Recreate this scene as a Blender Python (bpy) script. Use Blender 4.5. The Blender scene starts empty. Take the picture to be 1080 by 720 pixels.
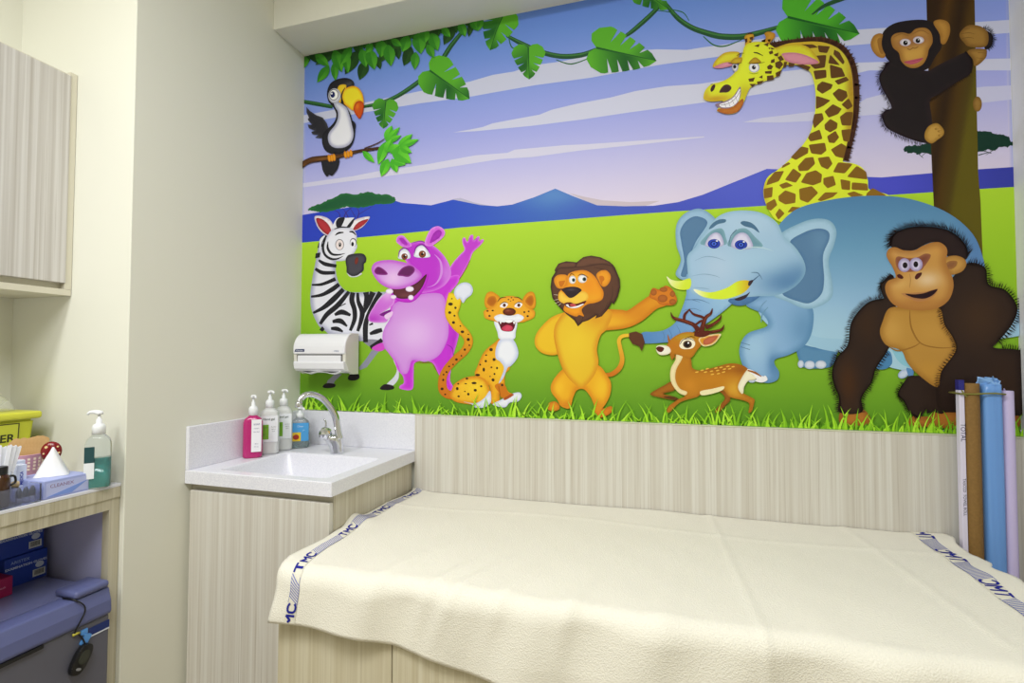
import bpy, bmesh, math, random
import numpy as np
from mathutils import Vector, Matrix
from mathutils.geometry import delaunay_2d_cdt

SC = bpy.context.scene
COL = SC.collection
rnd = random.Random(7)
PI = math.pi

# ------------------------------------------------------------------ camera
CAM_H = 1.2398
YAW, PITCH, ROLL, FPX = math.radians(16.3413), math.radians(1.7676), math.radians(0.0945), 520.0
cam_d = bpy.data.cameras.new('camera')
cam = bpy.data.objects.new('camera', cam_d)
COL.objects.link(cam)
cam_d.sensor_width = 36.0
cam_d.lens = FPX / 1080 * 36.0
cam_d.clip_start = 0.02
cam.location = (0, 0, CAM_H)
cam.rotation_euler = (Matrix.Rotation(YAW, 3, 'Z') @ Matrix.Rotation(PI / 2 + PITCH, 3, 'X') @ Matrix.Rotation(ROLL, 3, 'Z')).to_euler()
SC.camera = cam

# ------------------------------------------------------------------ light
SC.view_settings.view_transform = 'Standard'
SC.view_settings.look = 'None'
SC.view_settings.gamma = 1.0
SC.view_settings.use_curve_mapping = False
SC.view_settings.exposure = 0.07
world = bpy.data.worlds.new('world'); SC.world = world
world.use_nodes = True
world.node_tree.nodes['Background'].inputs[0].default_value = (0.80, 0.88, 1.0, 1)
world.node_tree.nodes['Background'].inputs[1].default_value = 0.25

def area_light(name, loc, sx, sy, power, col, rot=(0, 0, 0)):
    d = bpy.data.lights.new(name, 'AREA'); d.shape = 'RECTANGLE'; d.size = sx; d.size_y = sy
    d.energy = power; d.color = col
    o = bpy.data.objects.new(name, d); COL.objects.link(o); o.location = loc; o.rotation_euler = rot
    return o

LIGHTS = [  # ceiling panels: x, y, size x, size y, watts, colour
    (-0.20, -0.10, 1.2, 0.6, 39, (0.97, 0.985, 1.0)),
    (-1.22, -0.55, 0.3, 1.2, 31, (0.97, 0.985, 1.0)),
]
CEIL = 2.80
for lx, ly, sx, sy, w, c in LIGHTS:
    area_light('ceiling_panel_light', (lx, ly, CEIL - 0.035), sx, sy, w, c)

# ------------------------------------------------------------------ colour + materials
def hexc(c):
    if isinstance(c, str):
        c = c.lstrip('#')
        return tuple(int(c[i:i + 2], 16) / 255 for i in (0, 2, 4))
    return tuple(c)
def lin1(v):
    v = max(0.0, v)
    return v / 12.92 if v <= 0.04045 else ((v + 0.055) / 1.055) ** 2.4
def lin(c):
    c = hexc(c)
    return (lin1(c[0]), lin1(c[1]), lin1(c[2]), 1.0)

MATS = {}
def mat(name, col, rough=0.5, metal=0.0, bump=None, spec=0.5, trans=0.0, ior=1.45, noise=None, coat=0.0, alpha=None, sss=0.0):
    if name in MATS: return MATS[name]
    m = bpy.data.materials.new(name); m.use_nodes = True
    nt = m.node_tree; b = nt.nodes['Principled BSDF']
    b.inputs['Base Color'].default_value = lin(col)
    b.inputs['Roughness'].default_value = rough
    b.inputs['Metallic'].default_value = metal
    b.inputs['Specular IOR Level'].default_value = spec
    b.inputs['Transmission Weight'].default_value = trans
    b.inputs['IOR'].default_value = ior
    b.inputs['Coat Weight'].default_value = coat
    if alpha is not None: b.inputs['Alpha'].default_value = alpha
    if sss: b.inputs['Subsurface Weight'].default_value = sss; b.inputs['Subsurface Radius'].default_value = (0.01, 0.01, 0.01)
    if noise or bump:
        tc = nt.nodes.new('ShaderNodeTexCoord')
        n = nt.nodes.new('ShaderNodeTexNoise'); n.inputs['Detail'].default_value = 4
        nt.links.new(tc.outputs['Object'], n.inputs['Vector'])
    if noise:   # (scale, colour2, amount)
        n.inputs['Scale'].default_value = noise[0]
        r = nt.nodes.new('ShaderNodeValToRGB')
        r.color_ramp.elements[0].position = 0.5 - noise[2] / 2; r.color_ramp.elements[1].position = 0.5 + noise[2] / 2
        r.color_ramp.elements[0].color = lin(col); r.color_ramp.elements[1].color = lin(noise[1])
        nt.links.new(n.outputs['Fac'], r.inputs[0]); nt.links.new(r.outputs[0], b.inputs['Base Color'])
    if bump:    # (scale, strength, distance)
        n2 = nt.nodes.new('ShaderNodeTexNoise'); n2.inputs['Scale'].default_value = bump[0]; n2.inputs['Detail'].default_value = 3
        nt.links.new(tc.outputs['Object'], n2.inputs['Vector'])
        bp = nt.nodes.new('ShaderNodeBump'); bp.inputs['Strength'].default_value = bump[1]; bp.inputs['Distance'].default_value = bump[2]
        nt.links.new(n2.outputs['Fac'], bp.inputs['Height']); nt.links.new(bp.outputs['Normal'], b.inputs['Normal'])
    MATS[name] = m
    return m

def laminate(name, axis, c1, c2, c3, rough=0.38):
    """vertical-grain zebrano laminate; stripes vary along `axis` (0 = x, 1 = y)"""
    m = bpy.data.materials.new(name); m.use_nodes = True
    nt = m.node_tree; b = nt.nodes['Principled BSDF']; b.inputs['Roughness'].default_value = rough
    b.inputs['Specular IOR Level'].default_value = 0.35
    tc = nt.nodes.new('ShaderNodeTexCoord')
    def layer(scale, along, detail):
        mp = nt.nodes.new('ShaderNodeMapping')
        s = [0.02, 0.02, along]; s[axis] = scale
        mp.inputs['Scale'].default_value = s
        n = nt.nodes.new('ShaderNodeTexNoise'); n.inputs['Scale'].default_value = 1.0; n.inputs['Detail'].default_value = detail
        n.inputs['Roughness'].default_value = 0.6
        nt.links.new(tc.outputs['Object'], mp.inputs[0]); nt.links.new(mp.outputs[0], n.inputs['Vector'])
        return n
    n1 = layer(75, 0.5, 5); n2 = layer(260, 1.6, 3)
    r1 = nt.nodes.new('ShaderNodeValToRGB'); e = r1.color_ramp.elements
    e[0].position = 0.36; e[0].color = lin(c2); e[1].position = 0.62; e[1].color = lin(c1)
    x = e.new(0.5); x.color = lin(tuple((a + d) / 2 for a, d in zip(hexc(c1), hexc(c2))))
    r2 = nt.nodes.new('ShaderNodeValToRGB'); e = r2.color_ramp.elements
    e[0].position = 0.56; e[0].color = (0, 0, 0, 1); e[1].position = 0.70; e[1].color = (1, 1, 1, 1)
    mx = nt.nodes.new('ShaderNodeMix'); mx.data_type = 'RGBA'
    mul = nt.nodes.new('ShaderNodeMath'); mul.operation = 'MULTIPLY'; mul.inputs[1].default_value = 0.55
    nt.links.new(n1.outputs['Fac'], r1.inputs[0]); nt.links.new(n2.outputs['Fac'], r2.inputs[0])
    nt.links.new(r2.outputs[0], mul.inputs[0]); nt.links.new(mul.outputs[0], mx.inputs[0])
    nt.links.new(r1.outputs[0], mx.inputs[6]); mx.inputs[7].default_value = lin(c3)
    nt.links.new(mx.outputs[2], b.inputs['Base Color'])
    MATS[name] = m
    return m

# ------------------------------------------------------------------ mesh helpers
def link(name, me, m=None, parent=None):
    if m is not None:
        for q in (m if isinstance(m, (list, tuple)) else [m]): me.materials.append(q)
    o = bpy.data.objects.new(name, me); COL.objects.link(o)
    if parent is not None:
        o.parent = parent
        o.matrix_parent_inverse = Matrix.Translation(-Vector(parent.location)) if parent.type == 'EMPTY' and parent.rotation_euler.z == 0 else parent.matrix_basis.inverted()
    return o
def obj(name, bm, m, parent=None, smooth=False, local=False):
    bmesh.ops.recalc_face_normals(bm, faces=bm.faces[:])
    me = bpy.data.meshes.new(name); bm.to_mesh(me); bm.free()
    if smooth:
        for p in me.polygons: p.use_smooth = True
    o = link(name, me, m, parent)
    if local: o.matrix_parent_inverse = Matrix.Identity(4)
    if smooth == 'auto':
        md = o.modifiers.new('edge_split', 'EDGE_SPLIT'); md.split_angle = math.radians(35)
    return o
def tag(o, label=None, cat=None, group=None, kind=None):
    if label: o['label'] = label
    if cat: o['category'] = cat
    if group: o['group'] = group
    if kind: o['kind'] = kind
    return o
def thing(name, label, cat, loc=(0, 0, 0), rotz=0.0, group=None):
    o = bpy.data.objects.new(name, None); COL.objects.link(o); o.location = loc; o.rotation_euler = (0, 0, rotz)
    o.empty_display_size = 0.05
    return tag(o, label, cat, group)
def struct(name, bm, m, smooth=False):
    return tag(obj(name, bm, m, None, smooth), kind='structure')

def BM(): return bmesh.new()
def box(bm, x0, x1, y0, y1, z0, z1, bev=0.0, seg=2, M=None, mi=0):
    n0 = len(bm.verts)
    t = bmesh.new()
    bmesh.ops.create_cube(t, size=1)
    for v in t.verts:
        v.co = Vector(((x0 + x1) / 2 + v.co.x * (x1 - x0), (y0 + y1) / 2 + v.co.y * (y1 - y0), (z0 + z1) / 2 + v.co.z * (z1 - z0)))
    if bev: bmesh.ops.bevel(t, geom=t.edges[:], offset=bev, segments=seg, affect='EDGES', profile=0.5)
    merge(bm, t, M, mi)
    return bm
def merge(bm, t, M=None, mi=0):
    vm = {}
    for v in t.verts: vm[v] = bm.verts.new(M @ v.co if M is not None else v.co)
    for f in t.faces:
        try:
            g = bm.faces.new([vm[v] for v in f.verts]); g.material_index = mi; g.smooth = f.smooth
        except ValueError: pass
    t.free()
def lathe(bm, prof, seg=32, M=None, mi=0, sx=1.0, sy=1.0):
    """prof: list of (r, z) from bottom to top; r = 0 closes"""
    t = bmesh.new(); rings = []
    for r, z in prof:
        if r < 1e-6: rings.append([t.verts.new((0, 0, z))])
        else: rings.append([t.verts.new((r * sx * math.cos(2 * PI * i / seg), r * sy * math.sin(2 * PI * i / seg), z)) for i in range(seg)])
    for a, b in zip(rings[:-1], rings[1:]):
        if len(a) == 1 and len(b) == 1: continue
        for i in range(seg):
            j = (i + 1) % seg
            if len(a) == 1: t.faces.new((a[0], b[j], b[i]))
            elif len(b) == 1: t.faces.new((a[i], a[j], b[0]))
            else: t.faces.new((a[i], a[j], b[j], b[i]))
    merge(bm, t, M, mi); return bm
def catmull(pts, closed=False, sub=6):
    n = len(pts); out = []
    rng = range(n) if closed else range(n - 1)
    for i in rng:
        if closed: p = [pts[(i + k - 1) % n] for k in range(4)]
        else: p = [pts[max(0, i - 1)], pts[i], pts[i + 1], pts[min(n - 1, i + 2)]]
        for s in range(sub):
            t = s / sub
            out.append(tuple(0.5 * ((2 * b) + (-a + c) * t + (2 * a - 5 * b + 4 * c - d) * t * t + (-a + 3 * b - 3 * c + d) * t ** 3)
                             for a, b, c, d in zip(*p)))
    if not closed: out.append(tuple(pts[-1]))
    return out
def tube(bm, pts, r, seg=10, cap=True, M=None, sub=0, mi=0):
    """pts: 3-D points; r: number or list"""
    if not isinstance(r, (list, tuple)): r = [r] * len(pts)
    if sub:
        q = catmull([tuple(p) + (rr,) for p, rr in zip(pts, r)], False, sub)
        pts = [Vector(a[:3]) for a in q]; r = [a[3] for a in q]
    pts = [Vector(p) for p in pts]
    t = bmesh.new(); rings = []
    up = Vector((0, 0, 1))
    d0 = (pts[1] - pts[0]).normalized()
    if abs(d0.dot(up)) > 0.95: up = Vector((1, 0, 0))
    nrm = (up - d0 * up.dot(d0)).normalized()
    for i, p in enumerate(pts):
        d = (pts[min(i + 1, len(pts) - 1)] - pts[max(i - 1, 0)]).normalized()
        nrm = (nrm - d * nrm.dot(d)).normalized(); bn = d.cross(nrm)
        rings.append([t.verts.new(p + (nrm * math.cos(2 * PI * k / seg) + bn * math.sin(2 * PI * k / seg)) * r[i]) for k in range(seg)])
    for a, b in zip(rings[:-1], rings[1:]):
        for k in range(seg): t.faces.new((a[k], a[(k + 1) % seg], b[(k + 1) % seg], b[k]))
    if cap:
        t.faces.new(rings[0][::-1]); t.faces.new(rings[-1])
    merge(bm, t, M, mi); return bm
def prism(bm, poly, h, M=None, mi=0, bev=0.0):
    """poly in xy extruded 0..h along z then placed by M"""
    t = bmesh.new()
    vs = [t.verts.new((p[0], p[1], 0)) for p in poly]
    f = t.faces.new(vs)
    ex = bmesh.ops.extrude_face_region(t, geom=[f])
    for v in ex['geom']:
        if isinstance(v, bmesh.types.BMVert): v.co.z += h
    if bev: bmesh.ops.bevel(t, geom=t.edges[:], offset=bev, segments=2, affect='EDGES', profile=0.5)
    merge(bm, t, M, mi); return bm
def frame_M(origin, xaxis, yaxis):
    x = Vector(xaxis).normalized(); y = Vector(yaxis); y = (y - x * y.dot(x)).normalized(); z = x.cross(y)
    M = Matrix((x, y, z)).transposed().to_4x4(); M.translation = Vector(origin)
    return M
def text_obj(name, body, size, M, m, parent=None, depth=0.0003, align='CENTER', sx=1.0, shear=0.0, bold=0.0):
    cu = bpy.data.curves.new(name, 'FONT'); cu.body = body; cu.size = size; cu.align_x = align; cu.align_y = 'CENTER'
    cu.extrude = depth; cu.shear = shear; cu.offset = bold; cu.resolution_u = 3
    o = bpy.data.objects.new(name, cu); COL.objects.link(o)
    dg = bpy.context.evaluated_depsgraph_get(); dg.update()
    me = bpy.data.meshes.new_from_object(o.evaluated_get(dg))
    bpy.data.objects.remove(o); bpy.data.curves.remove(cu)
    me.transform(M @ Matrix.Diagonal((sx, 1, 1, 1)))
    me.name = name
    me.materials.clear()
    return link(name, me, m, parent)

# ------------------------------------------------------------------ layout constants (metres)
D = 1.73              # back wall plane
XL, XR = -1.4293, 0.9773
XS = -0.8887          # right side of the sink unit
ZT, ZB = 2.5158, 1.02 # mural top / bottom
Z_SINK, Y_SINK = 0.8815, 1.211
Y_RET = 1.0288        # return wall of the niche
X_CAB, Z_CAB0, Z_CAB1 = -1.6577, 1.4167, 2.0865
X_CNT, Z_CNT = -1.4403, 0.8857
Y_BED, X_BED, Z_BED = 1.0095, -0.8872, 0.7305
Y_BEAM, X_NICHE = 1.5499, -1.9143
_R = np.array(cam.rotation_euler.to_matrix())
def ray(px, py):
    d = _R @ np.array([(px - 540) / FPX, (360 - py) / FPX, -1.0])
    return d
def on_y(px, py, y):
    d = ray(px, py); t = y / d[1]; return (d[0] * t, y, CAM_H + d[2] * t)
def on_x(px, py, x):
    d = ray(px, py); t = x / d[0]; return (x, d[1] * t, CAM_H + d[2] * t)
def on_z(px, py, z):
    d = ray(px, py); t = (z - CAM_H) / d[2]; return (d[0] * t, d[1] * t, z)
# ------------------------------------------------------------------ room shell
PAINT = mat('cream_paint', 'e3e2d4', 0.75, spec=0.25, bump=(220, 0.04, 0.001))
PAINTW = mat('white_paint', 'dcdce0', 0.75, spec=0.25, bump=(220, 0.04, 0.001))
Y0 = -2.6; XFAR = 1.9
bm = BM(); box(bm, -2.2, XFAR + .1, Y0 - .1, D + .2, -0.1, 0); struct('floor', bm, mat('floor_vinyl', 'b9ac94', 0.45, noise=(9, 'a89a80', .4)))
bm = BM(); box(bm, -2.2, XFAR + .1, Y0 - .1, D + .2, CEIL, CEIL + .1); struct('ceiling', bm, mat('ceiling_paint', 'efeee6', 0.85))
bm = BM(); box(bm, -2.2, XR + .3, D, D + .12, 0, CEIL); struct('wall_back', bm, PAINT)
bm = BM(); box(bm, X_NICHE - .1, XL, Y_RET, D, 0, CEIL, bev=0.002, seg=1); struct('wall_left', bm, PAINT)
bm = BM(); box(bm, X_NICHE - .1, X_NICHE, Y0, Y_RET, 0, CEIL); struct('wall_niche', bm, PAINT)
bm = BM(); box(bm, XR, XR + .3, 1.28, D, 0, CEIL, bev=0.002, seg=1); struct('wall_right', bm, PAINTW)
bm = BM(); box(bm, XFAR, XFAR + .1, Y0, 1.28, 0, CEIL); struct('wall_far_right', bm, PAINT)
bm = BM(); box(bm, XR + .29, XFAR + .1, 1.28, 1.38, 0, CEIL); struct('wall_right_return', bm, PAINT)
bm = BM(); box(bm, -2.0, XFAR, Y0 - .1, Y0, 0, CEIL); struct('wall_front', bm, PAINT)
bm = BM(); box(bm, XL, XR, Y_BEAM, D, ZT, CEIL, bev=0.0015, seg=1); struct('trim_1', bm, PAINT)

LAM_X = laminate('laminate_face_x', 0, 'dad7ce', 'c9c3b7', 'a99d8c')
LAM_Y = laminate('laminate_face_y', 1, 'd2cdbc', 'bdb49e', 'a09478')
LAM_D = laminate('laminate_bed', 0, 'cfc8b0', 'bdb396', 'a09272')
# wainscot behind the day bed with a thin bright cap
bm = BM(); box(bm, XS, XR, D - .016, D, 0.02, ZB - .004); struct('trim_2', bm, LAM_X)
bm = BM(); box(bm, XS, XR, D - .018, D, ZB - .004, ZB, bev=.001, seg=1); struct('trim_3', bm, mat('cap_strip', 'cfd2b4', .4))
# ------------------------------------------------------------------ the printed wall mural
# Flat artwork: every shape is drawn in the print's own sheet coordinates and laid on the wall plane.
LAYER = {}
class Art:
    STEP = 2.2e-5
    def __init__(s, *after):
        base = max([LAYER.get(q, 0) for q in after] + [8])
        s.v, s.c, s.f, s.layer = [], [], [], base
        s.view = (0, 0, 1); s.sw = 1.0
    def V(s, x0, y0, k): s.view = (x0, y0, k); return s
    def px(s, p): return [(s.view[0] + a[0] / s.view[2], s.view[1] + a[1] / s.view[2]) for a in p]
    @staticmethod
    def parse(t):
        return [tuple(float(q) for q in w.split(',')) for w in t.split()] if isinstance(t, str) else list(t)
    def shape(s, pts, col, grid=3.0, edge=None, lg=None, blobs=(), zstops=None, same=False):
        """pts in photo pixels"""
        if not same: s.layer += 1
        pts = [p for i, p in enumerate(pts) if (abs(p[0] - pts[i - 1][0]) + abs(p[1] - pts[i - 1][1])) > 0.02]
        if len(pts) < 3: return
        w = [wallp(*p) for p in pts]
        w = clip(w)
        if len(w) < 3: return
        flat = edge is None and lg is None and not blobs and zstops is None
        P = np.array(w); lo, hi = P.min(0), P.max(0)
        inner = []
        if not flat:
            g = grid * 0.0036
            nx = int((hi[0] - lo[0]) / g); nz = int((hi[1] - lo[1]) / g)
            G = [(lo[0] + (i + 0.5 + 0.5 * (j % 2)) * g, lo[1] + (j + 0.5) * g) for i in range(nx + 1) for j in range(nz + 1)]
            if G:
                G = np.array(G); inside = np.zeros(len(G), bool); x, z = G[:, 0], G[:, 1]
                dist = np.full(len(G), 9.0)
                for a, b in zip(P, np.roll(P, -1, 0)):
                    if a[1] != b[1]:
                        cnd = ((a[1] > z) != (b[1] > z)) & (x < (b[0] - a[0]) * (z - a[1]) / (b[1] - a[1]) + a[0]); inside ^= cnd
                    ab = b - a; L = (ab ** 2).sum() + 1e-15
                    t = np.clip(((x - a[0]) * ab[0] + (z - a[1]) * ab[1]) / L, 0, 1)
                    dist = np.minimum(dist, np.hypot(x - a[0] - t * ab[0], z - a[1] - t * ab[1]))
                inner = G[inside & (dist > g * 0.35)].tolist()
        n = len(w)
        vv = [Vector(p) for p in w] + [Vector(p) for p in inner]
        r = delaunay_2d_cdt(vv, [], [list(range(n))], 1, 1e-7)
        ov, of = r[0], r[2]
        O = np.array([(q.x, q.y) for q in ov])
        if not len(O): return
        base = np.tile(np.array(hexc(col)), (len(O), 1))
        k = 0.0036 / s.view[2] if False else 0.0036
        if zstops is not None:
            zs = [wallp(560, y)[1] for y, _ in zstops][::-1]; cs = [hexc(c) for _, c in zstops][::-1]
            for i in range(3): base[:, i] = np.interp(O[:, 1], zs, [c[i] for c in cs])
        if lg is not None:      # list of ((x,y), colour) stops along the line first -> last
            a = np.array(wallp(*s.px([lg[0][0]])[0])); b = np.array(wallp(*s.px([lg[-1][0]])[0])); ab = b - a
            t = ((O - a) @ ab) / (ab @ ab)
            ts = []
            for q, _ in lg:
                qq = np.array(wallp(*s.px([q])[0])); ts.append(((qq - a) @ ab) / (ab @ ab))
            for i in range(3): base[:, i] = np.interp(t, ts, [hexc(c)[i] for _, c in lg])
        for cx, cy, rx, ry, c, st in blobs:
            q = np.array(wallp(*s.px([(cx, cy)])[0])); kk = 0.0036 / s.view[2]
            d2 = ((O[:, 0] - q[0]) / (rx * kk)) ** 2 + ((O[:, 1] - q[1]) / (ry * kk)) ** 2
            a = (np.exp(-d2 * 1.2) * st)[:, None]
            base = base * (1 - a) + np.array(hexc(c)) * a
        if edge is not None:
            ec, ew = edge[0], edge[1] * 0.0036
            dist = np.full(len(O), 9.0)
            for a, b in zip(P, np.roll(P, -1, 0)):
                ab = b - a; L = (ab ** 2).sum() + 1e-15
                t = np.clip(((O - a) @ ab) / L, 0, 1)
                dist = np.minimum(dist, np.hypot(*(O - a - t[:, None] * ab).T))
            a = np.clip(1 - dist / ew, 0, 1); a = (a * a * (3 - 2 * a) * (edge[2] if len(edge) > 2 else 1))[:, None]
            base = base * (1 - a) + np.array(hexc(ec)) * a
        o = len(s.v); y = D - 0.0012 - s.layer * s.STEP
        s.v += [(q[0], y, q[1]) for q in O.tolist()]; s.c += base.tolist()
        for f in of: s.f.append([o + i for i in f])
    def P(s, t, col, smooth=True, **k):
        p = s.px([q[:2] for q in s.parse(t)])
        if smooth: p = catmull(p, True, 5)
        s.shape(p, col, **k)
    def E(s, cx, cy, rx, ry, col, rot=0, n=20, **k):
        c, q = math.cos(math.radians(rot)), math.sin(math.radians(rot))
        pts = [(cx + rx * math.cos(a) * c - ry * math.sin(a) * q, cy + rx * math.cos(a) * q + ry * math.sin(a) * c)
               for a in [2 * PI * i / n for i in range(n)]]
        s.shape(s.px(pts), col, **k)
    def S(s, t, col, sub=6, **k):
        """variable-width stroke: x,y,width"""
        q = catmull(s.parse(t), False, sub) if sub else s.parse(t)
        L, R = [], []
        for i, p in enumerate(q):
            a, b = q[max(0, i - 1)], q[min(len(q) - 1, i + 1)]
            dx, dy = b[0] - a[0], b[1] - a[1]; l = math.hypot(dx, dy) or 1; w = max(p[2], 0.2) / 2 * s.sw
            L.append((p[0] - dy / l * w, p[1] + dx / l * w)); R.append((p[0] + dy / l * w, p[1] - dx / l * w))
        # quads strip to stay robust on tight curves
        if k: s.shape(s.px(L + R[::-1]), col, **k); return
        s.layer += 1; o = len(s.v); y = D - 0.0012 - s.layer * s.STEP
        for a in s.px(L) + s.px(R):
            w = wallp(*a); s.v.append((min(max(w[0], MX0), MX1), y, min(max(w[1], MZ0), MZ1))); s.c.append(hexc(col))
        n = len(L)
        for i in range(n - 1): s.f.append([o + i, o + i + 1, o + n + i + 1, o + n + i])
    def fur(s, t, col, ln, ang=0, w=2.2, step=3.0, seed=1, jit=0.5, closed=False):
        """short hairs standing off a path; ang = lean in degrees"""
        r = random.Random(seed); q = catmull(s.parse(t), closed, 8)
        s.layer += 1; o0 = s.layer
        acc = 0; step *= .55; w *= .8
        for a, b in zip(q[:-1], q[1:]):
            l = math.hypot(b[0] - a[0], b[1] - a[1]); acc += l
            while acc > step:
                acc -= step
                d = math.atan2(b[1] - a[1], b[0] - a[0]) - PI / 2 + math.radians(ang) + r.uniform(-.3, .3)
                L = ln * 1.5 * r.uniform(1 - jit, 1 + jit); x, y = a
                nx, ny = -math.sin(d), math.cos(d)
                bx, by = x - math.cos(d) * ln * .5, y - math.sin(d) * ln * .5
                pts = s.px([(bx + nx * w, by + ny * w), (x + math.cos(d) * L, y + math.sin(d) * L), (bx - nx * w, by - ny * w)])
                s.raw(pts, col)
    def raw(s, pts, col):
        o = len(s.v); y = D - 0.0012 - s.layer * s.STEP
        w = clip([wallp(*p) for p in pts])
        if len(w) < 3: return
        for p in w: s.v.append((p[0], y, p[1])); s.c.append(hexc(col))
        s.f.append(list(range(o, o + len(w))))
    def leaf(s, x0, y0, x1, y1, w, c1, c2):
        dx, dy = x1 - x0, y1 - y0; L = math.hypot(dx, dy); ux, uy = dx / L, dy / L
        prof = [(0, 0.04), (.12, .55), (.3, .95), (.5, 1), (.72, .72), (.9, .28), (1, 0)]
        mid = [(x0 + ux * L * t, y0 + uy * L * t) for t, _ in prof]
        A = [(m[0] - uy * w * r, m[1] + ux * w * r) for m, (t, r) in zip(mid, prof)]
        B = [(m[0] + uy * w * r, m[1] - ux * w * r) for m, (t, r) in zip(mid, prof)]
        A = [p[:2] for p in catmull(A, False, 4)]; B = [p[:2] for p in catmull(B, False, 4)]
        s.shape(s.px(A + B[::-1]), c1, lg=[((x0, y0), c2), ((x1, y1), c1)], grid=2)
        s.shape(s.px(A + mid[::-1][1:-1]), c2, lg=[((x0, y0), c2), ((x1, y1), c2)], grid=4)
    def monstera(s, x0, y0, x1, y1, w, light, dark, nn=3, lean=0.0):
        dx, dy = x1 - x0, y1 - y0; L = math.hypot(dx, dy); ux, uy = dx / L, dy / L
        for side, c1, c2 in ((1, dark, light), (-1, light, dark)):
            out = [(0.0, 0.0), (-.10, .25), (-.12, .55), (-.02, .85)]
            ts = [.14 + .66 * i / nn for i in range(nn + 1)]
            prof = lambda t: 1.12 * (1 - t) ** .62 * min(1, (t + .35) / .5) ** .5
            for i in range(nn):
                a, b = ts[i], ts[i + 1]
                out += [(a + .02, prof(a)), ((a + b) / 2, prof((a + b) / 2) * 1.03), (b - .03, prof(b - .03)), (b - .10, prof(b) * .38), (b + .02, prof(b + .02) * .97)]
            out += [(.9, prof(.9)), (1.0, 0)]
            pts = [(x0 + ux * L * t - uy * w * r * side, y0 + uy * L * t + ux * w * r * side) for t, r in out]
            s.shape(s.px(pts), c1, lg=[((x0 - uy * w * side, y0 + ux * w * side), light), (((x0 + x1) / 2, (y0 + y1) / 2), c1), ((x1, y1), c2)], grid=3)
        s.S([(x0, y0, w * .09), (x1, y1, w * .02)], dark, sub=2)
    def build(s, name, parent, label=None):
        LAYER[name] = s.layer + 1
        me = bpy.data.meshes.new(name); me.from_pydata(s.v, [], s.f); me.update()
        at = me.color_attributes.new('print', 'FLOAT_COLOR', 'POINT')
        buf = np.ones((len(s.v), 4), np.float32); c = np.clip(np.array(s.c), 0, 1)
        buf[:, :3] = np.where(c <= 0.04045, c / 12.92, ((c + 0.055) / 1.055) ** 2.4)
        at.data.foreach_set('color', buf.ravel())
        # face the room
        bm = bmesh.new(); bm.from_mesh(me)
        bmesh.ops.delete(bm, geom=[f for f in bm.faces if f.calc_area() < 1e-12], context='FACES_ONLY')
        for f in bm.faces:
            f.normal_update()
            if f.normal.y > 0: f.normal_flip()
        bm.to_mesh(me); bm.free()
        o = link(name, me, PRINT, parent)
        if label: o['label'] = label
        return o

MX0, MX1, MZ0, MZ1 = XL + 0.001, XR - 0.001, ZB + 0.001, ZT - 0.001
def wallp(px, py):
    q = on_y(px, py, D); return (float(q[0]), float(q[2]))
def clip(w):
    for ax, lim, sg in ((0, MX0, 1), (0, MX1, -1), (1, MZ0, 1), (1, MZ1, -1)):
        out = []
        for i in range(len(w)):
            a, b = w[i - 1], w[i]; ia, ib = (a[ax] - lim) * sg >= 0, (b[ax] - lim) * sg >= 0
            if ia != ib:
                t = (lim - a[ax]) / (b[ax] - a[ax]); q = [a[0] + (b[0] - a[0]) * t, a[1] + (b[1] - a[1]) * t]; q[ax] = lim; out.append(tuple(q))
            if ib: out.append(b)
        w = out
        if len(w) < 3: return []
    res = [w[0]]
    for p in w[1:]:
        if abs(p[0] - res[-1][0]) + abs(p[1] - res[-1][1]) > 1e-6: res.append(p)
    return res

PRINT = bpy.data.materials.new('printed_vinyl'); PRINT.use_nodes = True
_n = PRINT.node_tree; _b = _n.nodes['Principled BSDF']; _b.inputs['Roughness'].default_value = 0.55
_b.inputs['Specular IOR Level'].default_value = 0.18
_a = _n.nodes.new('ShaderNodeAttribute'); _a.attribute_name = 'print'
_hs = _n.nodes.new('ShaderNodeHueSaturation'); _hs.inputs['Saturation'].default_value = 1.0; _hs.inputs['Value'].default_value = 1.0
_n.links.new(_a.outputs['Color'], _hs.inputs['Color']); _n.links.new(_hs.outputs['Color'], _b.inputs['Base Color'])

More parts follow.
